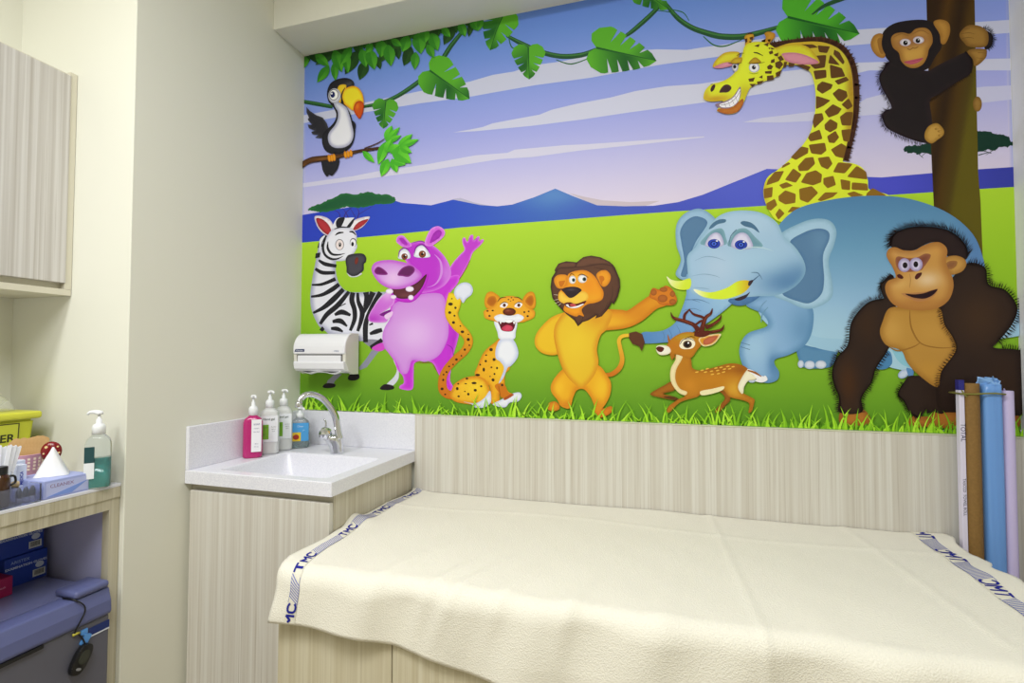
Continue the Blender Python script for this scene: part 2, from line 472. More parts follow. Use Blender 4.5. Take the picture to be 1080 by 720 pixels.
def build_mural():
    M_ = thing('wall_mural', 'big cartoon jungle mural of animals covering the whole back wall', 'mural', ((XL + XR) / 2, D, ZB))
    # ---------------- landscape
    a = Art(); a.layer = 0
    a.shape([(250, -160), (1200, -900), (1200, 460), (250, 460)], 'ffffff', grid=7,
            zstops=[(-60, '4f78d4'), (0, '6288de'), (40, '7094e4'), (80, '8a9fea'), (130, 'a3aaec'), (165, 'b9b9ec'), (200, 'd0c9ea'), (225, 'ddd2e8')])
    cl = 'cccfe8'
    def cloud(up, lo, c=cl):
        a.P(up + ' ' + lo, c, smooth=False)
    a.V(320, 0, 4.5)
    cloud('0,548 130,524 300,486 550,434 790,388 900,356 1000,340 1080,312 1200,296 1360,266 1460,247 1680,235 1820,238 1900,225 1980,215 2100,196 2300,170 2500,150 3440,90 3440,150',
          '2800,200 2300,240 2100,255 1980,268 1680,310 1360,370 1100,405 900,440 790,460 560,490 300,532 0,585')
    a.V(320, 90, 3.857)
    cloud('610,192 680,180 730,170 770,155 860,138 960,120 1010,100 1110,76 1250,50 1350,24 1480,4 1610,-5 1750,-26 1900,-50 2060,-68 2200,-90 2920,-110 2920,-60',
          '2300,-60 2060,0 1900,30 1630,70 1480,90 1330,110 1130,140 930,165 700,187', 'd0d2ea')
    cloud('0,398 200,370 300,350 500,322 700,285 830,275 860,262 1060,244 1150,240 1330,228 1630,208',
          '1630,212 1330,245 1130,265 930,292 800,300 520,345 300,375 0,415', 'd4d2ea')
    a.V(730, 20, 3.2727)
    cloud('175,357 240,342 300,335 420,320 560,300 600,275 650,262 800,255 1000,235 1340,218', '1340,252 1000,290 800,330 650,330 570,335 420,352 300,358', 'ccccea')
    a.V(320, 90, 3.857)
    # distant ridge slivers, mountains, meadow
    a.P('560,482 610,462 640,458 700,478 760,490 700,500 600,500', 'b9b6d0', smooth=False)
    a.P('1080,438 1150,455 1220,468 1330,475 1450,470 1380,495 1200,495', 'c9bcc8', smooth=False)
    a.P('-20,530 130,505 370,468 400,478 520,488 610,465 720,487 790,492 850,485 940,455 1025,420 1095,450 1195,488 1305,492 1425,490 1525,475 1625,445 1885,340 2010,345 2110,365 2350,375 2700,345 3000,325 3000,560 2500,560 1885,530 1330,600 300,660 -20,690', '3a58c4', smooth=False, grid=5,
        lg=[((0, 560), '3044c0'), ((600, 560), '2f50c4'), ((1000, 540), '4068bc'), ((1500, 520), '4654c0'), ((1900, 480), '5560d0'), ((2400, 440), '4c50cc'), ((3000, 400), '343c9c')],
        blobs=[(1025, 445, 150, 50, '5f90cc', .8), (1800, 400, 160, 60, '5a66d4', .5)])
    a.P('-20,641 380,605 640,578 1080,545 1325,526 1525,512 1875,490 2240,455 2480,440 2700,425 2950,410 2950,1400 -20,1400', 'a0cc30', smooth=False, grid=5,
        zstops=[(225, 'b4da36'), (245, 'abd432'), (290, '9bc82c'), (340, '8bbb2a'), (385, '7eb02a'), (408, '6fa226'), (430, '609524'), (445, '609524')])
    # ground shade printed under the feet
    for x, y, rx, ry in ((180, 1290 - 0, 300, 40),):
        pass
    a.build('printed_landscape', M_, 'printed blue sky, clouds, blue hills and green meadow')
    # ---------------- acacia trees
    a = Art('printed_landscape'); a.V(310, 200, 7.2)
    for t in ('350,225,9 345,180,6 300,150,4', '380,215,10 400,170,6 450,130,4', '420,230,8 400,180,6 370,140,3', '480,225,9 495,170,6 470,125,3', '490,190,5 540,160,4 600,125,3', '470,210,6 440,160,4 420,130,3'):
        a.S(t, '3c2c80')
    r = random.Random(3)
    def jag(t, amp, n):
        q = catmull(Art.parse(t), True, n)
        return [(x + r.uniform(-amp, amp), y + r.uniform(-amp, amp)) for x, y in q]
    a.shape(a.px(jag('110,150 150,125 230,95 300,60 380,30 470,33 560,18 650,35 740,45 775,80 740,105 640,112 560,130 480,138 400,132 330,152 240,172 180,168 130,160', 5, 5)), '1f5a36', edge=('2a6e3a', 3), grid=3)
    a.build('printed_acacia_tree', M_, 'printed flat-topped acacia tree on the left horizon')
    a = Art('printed_landscape'); a.V(880, 120, 5.145)
    for t in ('440,205,4 480,240,3', '500,205,4 470,235,2', '800,200,4 850,215,4', '780,225,6 830,212,3', '860,198,4 820,225,2'): a.S(t, '14382c')
    a.shape(a.px(jag('368,195 395,178 430,170 460,172 500,158 560,150 560,225 520,222 480,212 450,222 430,210 400,214 385,205', 5, 5)), '14382c')
    a.shape(a.px(jag('740,92 790,96 830,97 870,110 900,113 940,122 955,145 972,160 935,182 900,178 870,200 830,196 800,203 740,195', 5, 5)), '12362a')
    a.build('printed_acacia_tree', M_, 'printed dark acacia tree behind the climbing chimpanzee')
    # ---------------- tree trunk
    a = Art('printed_acacia_tree'); a.V(900, 0, 4)
    a.P('307,-400 505,-400 510,0 517,320 520,480 525,720 535,850 545,1100 420,1000 340,900 330,700 318,400 307,0', '4a300e', smooth=False, grid=2.5,
        lg=[((310, 300), '33200c'), ((350, 300), '53370f'), ((380, 300), '3a260c'), ((410, 300), '2e1d0a'), ((450, 300), '4d360d'), ((500, 300), '4e3f10'), ((520, 300), '605612')])
    a.build('printed_tree_trunk', M_, 'printed brown tree trunk')
    # ---------------- vines and foliage
    a = Art('printed_landscape'); vg = '24502e'; vh = '3f7a3c'
    def vine(t, c=vg):
        a.S(t, c)
        a.S([(x, y - w * .18, w * .3) for x, y, w in Art.parse(t)], vh)
    a.V(320, 0, 4.5)
    vine('-5,482,18 60,493,20 140,508,18'); vine('280,508,14 360,492,18 450,455,20 560,380,22 640,310,22 700,220,22 765,140,16')
    vine('965,170,14 1030,205,22 1120,245,24 1220,268,24 1320,262,24 1390,235,16')
    a.V(520, 0, 4.5)
    vine('600,190,8 660,150,20 740,80,22 790,30,18'); vine('820,20,18 880,90,24 960,140,26 1080,175,28')
    for t in ('75,180,4 90,225,6 135,240,5', '300,285,4 370,305,6 450,280,4', '830,45,4 900,60,5 930,100,3', '780,52,3 840,60,4 890,90,3'): a.S(t, '2c6a34')
    a.V(740, 0, 5.684)
    vine('-10,188,30 100,218,36 230,222,36 340,200,32 470,160,20'); vine('660,90,8 740,35,22 870,-15,26')
    a.S('10,220,6 70,270,8 140,278,8 240,240,4', '2c6a34')
    L, Dk = '5cb02a', '1f5e22'
    a.V(320, 0, 4.5)
    a.monstera(600, 335, 790, 470, 100, L, Dk)
    a.monstera(392, 485, 380, 612, 62, '57a82c', Dk)
    a.monstera(945, 60, 886, 240, 90, L, Dk)
    a.V(520, 0, 4.5)
    a.monstera(168, 228, 172, 378, 80, L, Dk)
    a.monstera(490, 228, 776, 290, 112, L, Dk, 4)
    a.monstera(690, -60, 832, 46, 72, L, Dk)
    a.V(740, 0, 5.684)
    a.monstera(515, 105, 945, 205, 168, '4fae2a', '185a20', 4)
    a.S('660,90,8 740,35,22 870,-15,26', vg)
    a.V(320, 0, 4.5)
    dl, dd = '2c5a1e', '1c4018'
    r = random.Random(31)
    for i in range(34):
        x = -10 + i * 26; yb = 285 - x * .215
        a.leaf(x + r.uniform(-8, 8), yb - 60, x + r.uniform(-30, 30), yb + r.uniform(10, 38), r.uniform(18, 26), r.choice(['2c6a1e', '3a7c22', '265a1c']), '1f4c18')
    for x0, y0, x1, y1, w in ((300, 290, 268, 382, 30), (515, 225, 478, 315, 30), (350, 270, 368, 332, 18), (445, 215, 455, 285, 20), (715, 120, 668, 216, 30), (800, 110, 785, 178, 16),
                              (30, 250, 100, 300, 28), (260, 245, 200, 355, 34), (470, 180, 420, 235, 34), (400, 225, 365, 300, 26), (150, 250, 60, 310, 24), (640, 140, 560, 240, 30)):
        a.leaf(x0, y0, x1, y1, w * .85, dl, dd)
    for x0, y0, x1, y1, w in ((125, 315, 68, 394, 26), (148, 300, 155, 386, 22), (5, 268, 8, 325, 28), (60, 260, 125, 318, 26), (150, 240, 185, 345, 34), (200, 240, 215, 350, 26), (230, 225, 180, 310, 26),
                              (280, 235, 300, 322, 30), (315, 235, 340, 335, 34), (375, 195, 372, 275, 34), (405, 215, 418, 318, 34), (330, 210, 300, 255, 22), (535, 250, 530, 334, 26), (500, 175, 472, 250, 34),
                              (545, 160, 560, 260, 40), (590, 215, 622, 278, 24), (610, 160, 640, 245, 34), (575, 140, 582, 208, 30), (660, 135, 700, 180, 22), (745, 110, 770, 178, 26), (800, 95, 832, 152, 26), (850, 90, 830, 150, 20), (420, 190, 470, 225, 20)):
        a.leaf(x0, y0, x1, y1, w * .8, '5cb02c', '358422')
    a.build('printed_vines_and_leaves', M_, 'printed green vines with split leaves')
    # ---------------- toucan
    a = Art('printed_vines_and_leaves'); a.V(310, 70, 4.8); bk = '26252b'
    a.P('150,470 147,515 158,545 172,560 182,550 195,556 207,545 228,512 228,465', bk)
    a.P('68,208 85,228 118,250 150,262 170,290 184,330 176,352 165,362 135,366 112,362 128,350 98,346 92,334 110,328 80,316 74,297 95,298 74,272 80,262 68,235', '2b2a31', smooth=False, edge=('55545e', 2, .5))
    a.P('285,288 302,278 316,295 314,322 298,352 288,320', bk)
    a.P('172,150 175,118 192,86 228,67 268,62 300,74 309,100 285,125 262,150 262,195 285,232 302,285 314,325 306,380 286,415 248,440 200,445 165,430 148,395 148,355 165,328 195,300 214,272 218,240 200,205 180,182', bk, edge=('1a191e', 3), blobs=((285, 92, 40, 16, '6a6a74', .5),))
    a.P('205,175 250,195 272,215 284,245 298,300 306,350 292,390 260,412 215,415 186,398 176,365 184,335 212,300 226,265 226,232 212,208', 'ededf6', edge=('9fa0bd', 5, .9), grid=2)
    a.P('230,103 268,97 262,130 246,142 240,188 222,160', 'f0cf2c', edge=('d89a20', 2, .6))
    a.E(210, 152, 32, 38, 'e8e8f2', edge=('8c8ca0', 3, .7)); a.E(206, 147, 24, 28, '1c1c24'); a.E(206, 147, 21, 25, 'ffffff'); a.E(200, 146, 12, 16, '1c2560'); a.E(196, 141, 4, 5, 'ffffff')
    a.P('250,140 262,117 300,103 330,112 352,145 358,185 354,200 335,180 315,190 306,226 280,212 256,190 247,165', 'f2e02c', edge=('e79018', 3.2, .9), grid=2)
    a.P('357,192 340,178 316,190 306,224 333,268 350,246 357,215', 'cf5212', edge=('a8300c', 2, .8), blobs=((325, 205, 12, 20, 'ee8a28', .8),), grid=1.5)
    a.S('262,112,3 250,135,6 245,160,7 256,190,4', '1c1a1a')
    a.P('40,490 90,462 150,454 230,446 330,424 455,408 455,420 330,440 240,466 150,482 90,492 60,508 40,524', '5f3c1e', edge=('2e1a10', 2, .9), blobs=((70, 505, 40, 10, 'b4762a', .8), (150, 472, 50, 8, 'a06a28', .6)), grid=1.5)
    a.S('360,418,6 430,390,5 468,364,3', '4a2c1a'); a.S('440,412,5 500,410,3 540,395,2', '4a2c1a')
    for x, y in ((183, 467), (196, 466), (208, 463), (265, 450), (279, 447), (293, 442)): a.E(x, y, 8, 19, 'eda024', rot=-8, edge=('b86a14', 1.6, .8), grid=1.2)
    bg, bd = '76dc34', '48b028'
    for x0, y0, x1, y1, w in ((352, 432, 412, 490, 16), (470, 380, 500, 302, 22), (470, 385, 540, 310, 16), (475, 385, 548, 352, 14), (470, 385, 430, 500, 24), (480, 470, 445, 560, 24), (500, 470, 525, 540, 20), (500, 480, 570, 500, 18),
                              (500, 420, 598, 492, 34), (530, 410, 604, 345, 18), (540, 410, 636, 372, 16), (540, 410, 600, 440, 18), (470, 440, 500, 370, 22), (490, 440, 540, 400, 26)):
        a.leaf(x0, y0, x1, y1, w, bg, bd)
    a.build('printed_toucan', M_, 'printed toucan on a brown twig')
    # ---------------- zebra
    a = Art('printed_acacia_tree'); a.sw = 1.35; a.V(310, 310, 4.8); zw = 'e4e4f0'; zk = '232228'
    a.P('172,438 212,402 245,405 208,440 200,462 165,460', '9a9aa8', smooth=False); a.P('148,464 168,451 208,455 208,470 180,476 152,474', '221a20')
    a.P('395,285 440,280 415,310 370,370 335,385 330,372 365,330', '8f90a2', smooth=False)
    a.P('274,424 288,406 326,404 333,424 312,437 282,436', '221a20')
    a.P('505,330 522,380 508,418 470,458 495,468 530,428 532,370 545,330', 'd4d4e0'); a.P('437,475 460,456 500,462 508,478 480,486 445,484', '221a20')
    a.V(310, 200, 4.8)
    a.P('150,238 128,280 112,360 95,450 84,540 92,612 125,685 160,715 200,740 330,765 352,768 400,802 445,785 500,770 520,700 520,560 500,519 450,518 370,518 290,518 250,500 224,460 212,400 215,350 200,300 172,258', zw, edge=('9a9ab8', 8, .85), grid=2.5)
    a.P('350,765 400,757 448,768 430,792 400,802', '8a8a98')
    for t in ('126,270 148,258 143,288 120,296', '112,322 136,318 132,343 108,348'): a.P(t, zk, smooth=False)
    a.V(310, 200, 7.2)
    for t in ('190,535,12 240,565,22 325,580,18', '165,600,16 220,630,22 315,630,18'): a.S(t, zk)
    a.V(320, 280, 6)
    for t in ('55,122,8 120,118,14 205,85,18', '50,197,10 120,185,16 185,150,22 228,118,18', '63,300,10 130,265,20 190,215,26 255,150,20', '108,370,14 150,310,22 220,250,24 290,165,16', '112,395,22 130,410,16',
              '315,170,22 308,220,24 325,280,22 325,340,20 298,412,14', '345,172,12 350,230,18 374,290,24 366,350,20 345,415,14', '397,168,28 400,200,20 384,262,6', '442,168,28 412,240,22 378,300,18', '490,170,24 450,230,18 415,300,16 395,380,24 395,485,22',
              '200,312,12 245,294,24 300,314,12', '186,355,14 235,350,24 278,384,8', '176,398,12 215,400,20 252,418,8', '418,376,6 442,366,10', '422,432,12 460,418,22 500,406,18', '425,518,16 465,498,24 500,468,18', '225,262,3 270,240,5'): a.S(t, zk)
    a.P('435,522 500,488 518,525 480,542', 'd24cca')
    a.V(310, 200, 7.2)
    a.P('198,375 225,345 260,345 245,380 220,400', zk); a.P('200,380 225,352 240,350 215,400 200,470 195,430', zw)
    a.P('160,205 210,200 268,222 300,268 298,320 262,352 205,316 172,262', 'f0eaf0', edge=('b8a8b8', 1.6, .8)); a.P('172,218 218,225 262,262 286,312 268,345 222,318 186,272', 'b5363c', edge=('8a2028', 3, .8), grid=1.5)
    a.P('430,292 450,242 500,216 577,205 560,242 520,287 462,312', 'f0eaf0', edge=('b8a8b8', 1.6, .8)); a.P('452,302 474,265 512,238 566,224 545,256 510,285 475,305', 'b5363c', edge=('8a2028', 2.5, .8), grid=1.5)
    a.P('300,300 308,250 340,213 400,215 460,215 452,250 430,300', 'e6e6f0')
    a.P('328,285 322,245 345,215 388,213 378,250 358,284', zk); a.P('400,290 428,250 462,216 452,252 424,292', zk)
    a.P('300,300 350,284 420,288 462,312 480,352 478,400 482,440 445,500 400,535 330,542 262,522 226,482 215,440 232,395 258,350 280,318', 'e9e9f4', edge=('b4b4cc', 4, .7), grid=2)
    a.P('398,520 420,495 480,484 530,488 552,518 548,550 534,565 532,610 508,634 482,652 440,656 405,632 402,590 395,550', '48454f', edge=('26242a', 4, .8), grid=2)
    a.E(478, 540, 13, 28, '8a3c30', rot=10, edge=('5a2420', 2, .7)); a.P('405,632 440,656 482,652 508,634 520,640 480,662 430,662', 'd0d0dc')
    a.E(350, 418, 33, 42, '55525c'); a.E(350, 419, 29, 38, 'ecdede'); a.E(352, 418, 10, 17, '2a2428'); a.E(350, 412, 3, 4, 'ffffff')
    a.E(453, 402, 26, 34, '55525c'); a.E(452, 406, 22, 30, 'f2f0f6'); a.E(448, 414, 10, 17, '221e24')
    for t in ('316,348,3 342,330,11 380,325,6', '424,320,6 450,322,10 474,346,4', '262,395,4 260,445,13 290,488,13 340,495,9 392,484,2', '244,370,6 224,430,13 236,490,13 280,524,13 330,526,9 378,504,2', '310,300,4 360,285,8 420,288,4'): a.S(t, zk)
    a.build('printed_zebra', M_, 'printed black and white striped zebra')
    # ---------------- hippo
    a = Art('printed_zebra'); mg = 'bb34cc'; pk = 'd08fe0'
    a.V(380, 220, 4.8)
    a.P('455,300 500,240 528,210 520,180 518,155 530,146 543,168 556,138 572,134 576,160 596,140 606,146 602,164 620,155 626,164 605,190 572,222 556,262 535,305 500,362 460,420 430,450 415,420', 'c03ccc', edge=('e89cec', 2, .7), grid=1.8, blobs=((520, 290, 30, 60, 'c850d8', .5),))
    for t in ('545,166,2 556,150,2', '576,162,2 590,150,2', '603,166,2 612,160,2'): a.S(t, '8a1c98')
    a.S('556,262,2 535,305,3 500,362,3 470,405,2', '9a2244')
    a.V(400, 290, 4.8)
    a.P('60,160 120,80 230,60 320,20 400,0 400,40 348,110 345,180 372,240 403,287 396,340 378,400 366,470 360,530 377,570 355,593 335,562 305,510 268,442 186,440 176,500 170,577 110,576 106,560 126,545 120,510 95,480 75,430 40,380 18,320 30,265 60,215', 'c434d2', edge=('e07ce8', 3, .7), grid=2.5, blobs=((385, 330, 30, 80, 'aa26bc', .6),))
    a.S('345,352,2 372,372,4 376,420,2', '7c1896'); a.S('186,440,2 228,443,3 268,442,2', '8c1c30'); a.S('268,442,2 290,480,3 306,510,1', '9a2244')
    a.P('75,150 130,125 230,95 320,100 342,180 353,260 345,330 305,405 240,438 190,430 165,436 152,480 138,500 112,492 94,450 60,402 30,370 18,310 30,265 58,215', pk, edge=('c878da', 5, .8), grid=2.5, blobs=((180, 300, 130, 110, 'e4bdf0', .8),))
    a.V(380, 220, 4.8)
    a.P('165,400 130,428 90,468 55,520 42,558 60,574 110,577 138,570 140,545 108,532 150,502 175,470', 'cc6cd8', edge=('e8b0ee', 2, .6), blobs=((65, 560, 50, 30, 'b83cc4', .9), (140, 430, 40, 40, 'e8b8f0', .8)), grid=2)
    a.P('100,535 150,512 155,520 130,545', '7a1484'); a.P('125,540 165,520 160,545 135,560', 'ecc8f0')
    a.P('208,230 222,205 250,178 300,165 360,180 420,232 455,292 460,340 432,385 380,415 310,428 260,420 250,300', mg, edge=('dc88e6', 4, .7), grid=2, blobs=((440, 330, 40, 90, 'cf86e0', .8), (310, 300, 60, 60, 'c038d0', .5)))
    a.S('378,232,2 408,270,10 412,330,12 385,380,6 340,400,1', 'd28ae2')
    a.P('160,430 200,405 290,375 340,330 345,352 330,395 300,445 260,474 210,472 175,455', 'c62ed0', edge=('a01cae', 2, .7), grid=2)
    a.P('165,402 240,396 290,374 337,332 322,385 290,430 255,452 205,456 175,440', '5c2c34', edge=('3c1420', 2, .8), grid=2, blobs=((235, 440, 50, 16, '7a4448', .7),))
    a.P('63,325 62,292 88,268 150,260 205,268 262,285 305,320 312,345 285,375 240,398 190,408 140,400 95,372', 'd193e2', edge=('c050cc', 6, .8), grid=2, blobs=((170, 350, 70, 50, 'ecc8f2', .8),))
    for e in ((150, 419, 19, 13), (252, 407, 21, 14), (170, 447, 15, 10), (258, 450, 14, 13)): a.E(*e, 'f4eef8', edge=('d8b8e0', 1.5, .8), grid=1.5)
    a.P('74,312 92,294 122,308 141,333 105,336 80,330', '6c1c62', edge=('a034a0', 1.5, .8), grid=1.5); a.P('190,336 212,302 248,288 274,298 276,320 248,345 216,342', '66205e', edge=('a034a0', 1.8, .8), grid=1.5)
    a.P('196,254 202,218 226,203 250,222 252,252', 'f0eef8', edge=('a8b8c8', 1.4, .6)); a.P('276,244 286,200 316,187 346,218 352,246', 'f0eef8', edge=('a8b8c8', 1.4, .6))
    for x, y, q in ((316, 231, 18), (226, 243, 16)): a.E(x, y, q, q, '8a4a30', edge=('4a2018', 1.2, .8), grid=1.2); a.E(x, y, 7, 7, '201014'); a.E(x + 6, y - 6, 3, 3, 'ffffff')
    for t in ('196,245,2 202,215,6 226,200,6 250,212,3', '275,235,2 284,198,7 316,182,8 348,212,3', '215,195,2 245,178,4 260,195,2', '262,175,2 310,165,5 350,185,3'): a.S(t, '86209a')
    a.P('184,165 192,142 216,136 242,160 262,190 225,196 198,182', 'cc58d8', edge=('e49aea', 1.6, .8)); a.P('200,152 218,150 240,175 236,186 215,176', 'a62cb6')
    a.P('328,180 342,132 364,100 398,90 426,108 428,136 396,168 358,190', 'd05cdc', edge=('e8a0ee', 1.8, .8)); a.P('354,172 372,128 398,108 414,122 402,148 368,170', 'a82cb8', edge=('8a1c9a', 1.2, .6))
    a.build('printed_hippopotamus', M_, 'printed pink waving hippopotamus')
    # ---------------- cheetah
    a = Art('printed_hippopotamus'); a.V(460, 290, 4.8)
    og = 'e6a41e'
    q = catmull(Art.parse('100,95,70 88,150,74 80,200,66 108,255,54 152,300,46 166,340,44 145,385,40 95,430,40 52,480,38 34,530,42 40,585,46 80,608,40 130,600,20'), False, 5)
    Lq, Rq = [], []
    for i, p in enumerate(q):
        b0, b1 = q[max(0, i - 1)], q[min(len(q) - 1, i + 1)]; dx, dy = b1[0] - b0[0], b1[1] - b0[1]; l = math.hypot(dx, dy)
        Lq.append((p[0] - dy / l * p[2] / 2, p[1] + dx / l * p[2] / 2)); Rq.append((p[0] + dy / l * p[2] / 2, p[1] - dx / l * p[2] / 2))
    a.shape(a.px(Lq + Rq[::-1]), og, grid=2, lg=[((100, 90), 'ecd024'), ((110, 260), 'e4b01e'), ((100, 430), 'c87a1c'), ((60, 610), 'cc741a')], edge=('b8660f', 1.6, .5))
    a.P('92,88 108,55 140,38 172,44 188,72 180,100 155,120 138,142 122,118 108,124', 'dfe2f2', edge=('b4bcd8', 3, .8), grid=2)
    a.P('298,342 330,325 370,400 375,470 352,500 350,555 368,590 392,605 340,622 322,600 322,640 300,648 275,642 272,560 200,510 212,458 245,388', 'e8ac24', grid=2, edge=('cf7c18', 4, .8), blobs=((320, 480, 40, 60, 'f2cc30', .7),))
    a.P('298,560 330,545 352,560 368,595 395,606 345,624 325,600', 'c87418'); a.S('318,560,3 325,600,5 330,625,3', 'a85a10')
    a.P('98,548 150,518 212,512 255,535 276,590 264,632 222,656 160,652 100,640 72,612 82,575', 'eab42a', grid=2, edge=('cc7a1a', 5, .85), blobs=((200, 570, 70, 50, 'f4d030', .8),))
    a.P('140,640 200,648 245,622 274,585 280,635 262,662 228,672 195,668 180,652', 'e2e6f4', edge=('b8c0da', 2.5, .7), grid=2)
    a.P('288,652 330,630 372,608 395,596 425,594 434,615 414,640 375,645 352,668 312,664', 'e6e8f4', edge=('b8c0da', 2.5, .7), grid=2); a.P('345,622 385,600 392,608 352,632', 'a85020')
    a.P('328,325 386,322 416,378 412,420 382,458 362,470 345,515 318,548 345,475 328,440 304,420 304,372', 'eaecf6', edge=('b4bede', 5, .8), grid=2)
    a.P('300,225 405,225 404,290 394,325 326,325 312,290', 'eceef8', edge=('c4cade', 3, .7), grid=2)
    for t in ('246,140 254,100 274,84 300,92 328,122 302,165 260,170', '438,132 455,98 480,84 500,98 506,145 492,172 455,160'): a.P(t, 'e09820', edge=('c8780f', 2, .7), grid=2)
    a.P('258,142 268,112 298,108 308,138 285,160', 'b06212', edge=('d88a1c', 2, .7), grid=1.5); a.P('452,135 468,108 490,105 496,135 480,160', 'b06212', edge=('d88a1c', 2, .7), grid=1.5)
    a.P('246,180 290,158 312,130 340,112 375,106 412,112 440,132 470,165 500,182 496,215 460,232 430,240 330,242 290,232 252,220 243,200', 'eaa828', edge=('d0801a', 3, .7), grid=2)
    a.P('296,212 328,198 355,204 392,204 418,198 446,215 425,236 392,240 372,230 345,242 310,235', 'eef0f8', edge=('ccd0e0', 2, .6))
    a.P('316,236 345,240 372,232 402,238 388,282 338,282 324,258', '5c1220'); a.P('334,268 360,252 388,262 382,282 342,282', 'd24462', edge=('b02c48', 1.2, .6)); a.P('322,236 332,238 328,250', 'ffffff', smooth=False); a.P('390,236 402,236 396,250', 'ffffff', smooth=False); a.P('350,234 372,228 390,234 370,242', 'ffffff')
    a.E(372, 186, 33, 20, '6c2c18', edge=('3c140c', 2, .8), grid=1.5, blobs=((365, 178, 14, 6, 'a86048', .8),))
    for x in (345, 418): a.P('%d,160 %d,142 %d,138 %d,150 %d,166' % (x - 20, x - 8, x + 10, x + 20, x + 5), 'f4eef0'); a.E(x + 2, 153, 8, 9, '5a2a18'); a.S('%d,150,2 %d,138,4 %d,142,2' % (x - 20, x, x + 18), '2a1810')
    for t in ('312,136,2 330,116,4 356,114,2', '395,112,2 418,114,4 438,128,2'): a.S(t, '3a2418')
    for x, y, rx, ry in ((75, 147, 12, 8), (100, 166, 6, 6), (71, 190, 8, 7), (95, 206, 5, 5), (90, 240, 8, 7), (82, 120, 4, 3), (125, 258, 4, 4), (135, 287, 9, 7), (165, 326, 8, 8), (165, 300, 4, 3), (170, 355, 4, 4), (147, 377, 6, 6), (130, 408, 4, 4), (105, 427, 7, 6), (88, 452, 4, 4), (68, 462, 5, 4), (55, 490, 5, 5), (40, 503, 4, 5), (38, 530, 5, 6), (32, 575, 8, 7), (48, 603, 5, 4),
                         (280, 377, 9, 8), (255, 405, 5, 4), (253, 435, 6, 6), (295, 427, 8, 8), (225, 453, 4, 5), (243, 478, 6, 10), (282, 466, 5, 4), (310, 470, 5, 6), (297, 500, 5, 5), (290, 530, 8, 8), (212, 505, 12, 6), (275, 512, 3, 4), (336, 556, 6, 6), (158, 523, 7, 5), (194, 546, 13, 6), (230, 562, 6, 5), (200, 582, 8, 7), (152, 549, 6, 3), (114, 550, 5, 4), (109, 574, 7, 8), (165, 602, 6, 7), (116, 613, 6, 5), (148, 588, 4, 3),
                         (262, 182, 6, 4), (288, 180, 6, 4), (272, 207, 6, 5), (448, 188, 5, 5), (470, 184, 5, 4), (465, 208, 6, 5), (368, 124, 4, 3), (383, 115, 4, 3), (392, 126, 4, 3), (378, 132, 3, 2)):
        a.E(x, y, rx, ry, '3c2814', n=10, same=True)
    a.build('printed_cheetah', M_, 'printed sitting spotted cheetah')
    # ---------------- giraffe (behind the elephant)
    a = Art('printed_vines_and_leaves')
    a.V(800, 40, 3.6)
    mane = '40,34 100,24 160,16 220,11 270,19 315,42 345,82 362,130 369,200 367,280 358,340 344,400 328,468'
    a.S([(x, y, 22) for x, y in Art.parse(mane)], '4c2c18')
    a.fur(mane, '3c2014', 12, ang=0, w=7, step=15, seed=5, jit=.3)
    a.P('40,60 100,28 160,20 220,18 268,28 308,50 336,88 352,140 358,220 356,290 348,350 332,410 318,465 325,474 362,480 396,500 412,540 416,575 450,585 495,602 480,625 300,640 200,680 120,700 70,696 40,660 20,612 18,570 34,530 75,500 120,460 165,410 195,360 210,300 215,240 210,180 195,135 165,112 130,106 90,102', 'dce63c', grid=2.5, lg=[((60, 60), 'd4b030'), ((250, 60), 'c8b838'), ((260, 180), 'dce43c'), ((200, 450), 'e2ec34'), ((200, 640), 'd8e434')],
        blobs=((352, 200, 16, 120, 'a87420', .8), (345, 350, 14, 80, 'a87420', .6), (20, 590, 16, 60, 'b89a24', .7)))
    gp = ['60,40 120,28 205,28 225,40 180,45 110,48 70,56', '222,32 270,36 258,62 228,58', '285,48 305,58 325,95 318,105 282,66', '206,72 256,68 250,116 212,122 196,108', '270,66 308,108 262,100', '206,128 255,124 256,154 214,162',
          '268,104 314,118 328,150 272,158', '222,182 240,168 280,180 274,196 240,216 219,200', '286,166 330,150 342,164 300,182', '216,222 272,240 246,260 216,274', '278,215 302,195 332,206 336,226 315,246 300,242',
          '248,282 280,254 314,272 300,292 264,306', '312,256 340,232 356,262 336,276', '210,292 240,288 246,312 210,347 203,322', '248,332 270,310 298,326 296,346 270,362 250,350', '306,302 330,284 356,284 350,336 314,335',
          '193,366 230,350 241,386 195,396 186,382', '258,376 290,355 304,380 286,402 265,400', '312,352 350,348 342,398 320,394 314,370', '188,408 250,400 256,430 236,446 198,441', '272,426 312,402 332,415 320,460 290,452',
          '120,456 160,414 188,420 186,440 140,466', '90,486 112,474 120,480 86,498', '147,490 175,458 206,454 213,480 186,506 152,508', '222,458 265,452 279,480 260,502 235,490', '280,512 300,474 356,480 325,517',
          '98,541 130,497 162,520 140,552', '158,551 180,515 215,504 239,520 236,550 205,562', '244,534 282,525 292,560 260,573 244,556', '332,530 370,487 406,510 411,540', '308,538 346,545 345,580 313,577', '352,550 410,555 414,582 350,578',
          '34,542 60,510 96,507 76,546 28,562', '18,575 53,567 50,606 20,612', '74,602 100,580 140,594 138,628 100,634 75,620', '152,575 200,564 225,590 186,628 155,616', '222,617 250,588 300,588 280,606 235,622', '333,592 360,584 398,600 350,606',
          '408,592 430,571 486,601 405,604', '28,630 60,612 70,636 45,658 30,650', '76,560 105,549 130,563 90,575', '108,664 125,642 160,645 140,660', '62,672 78,648 98,668 74,692', '186,645 215,632 230,640 195,655']
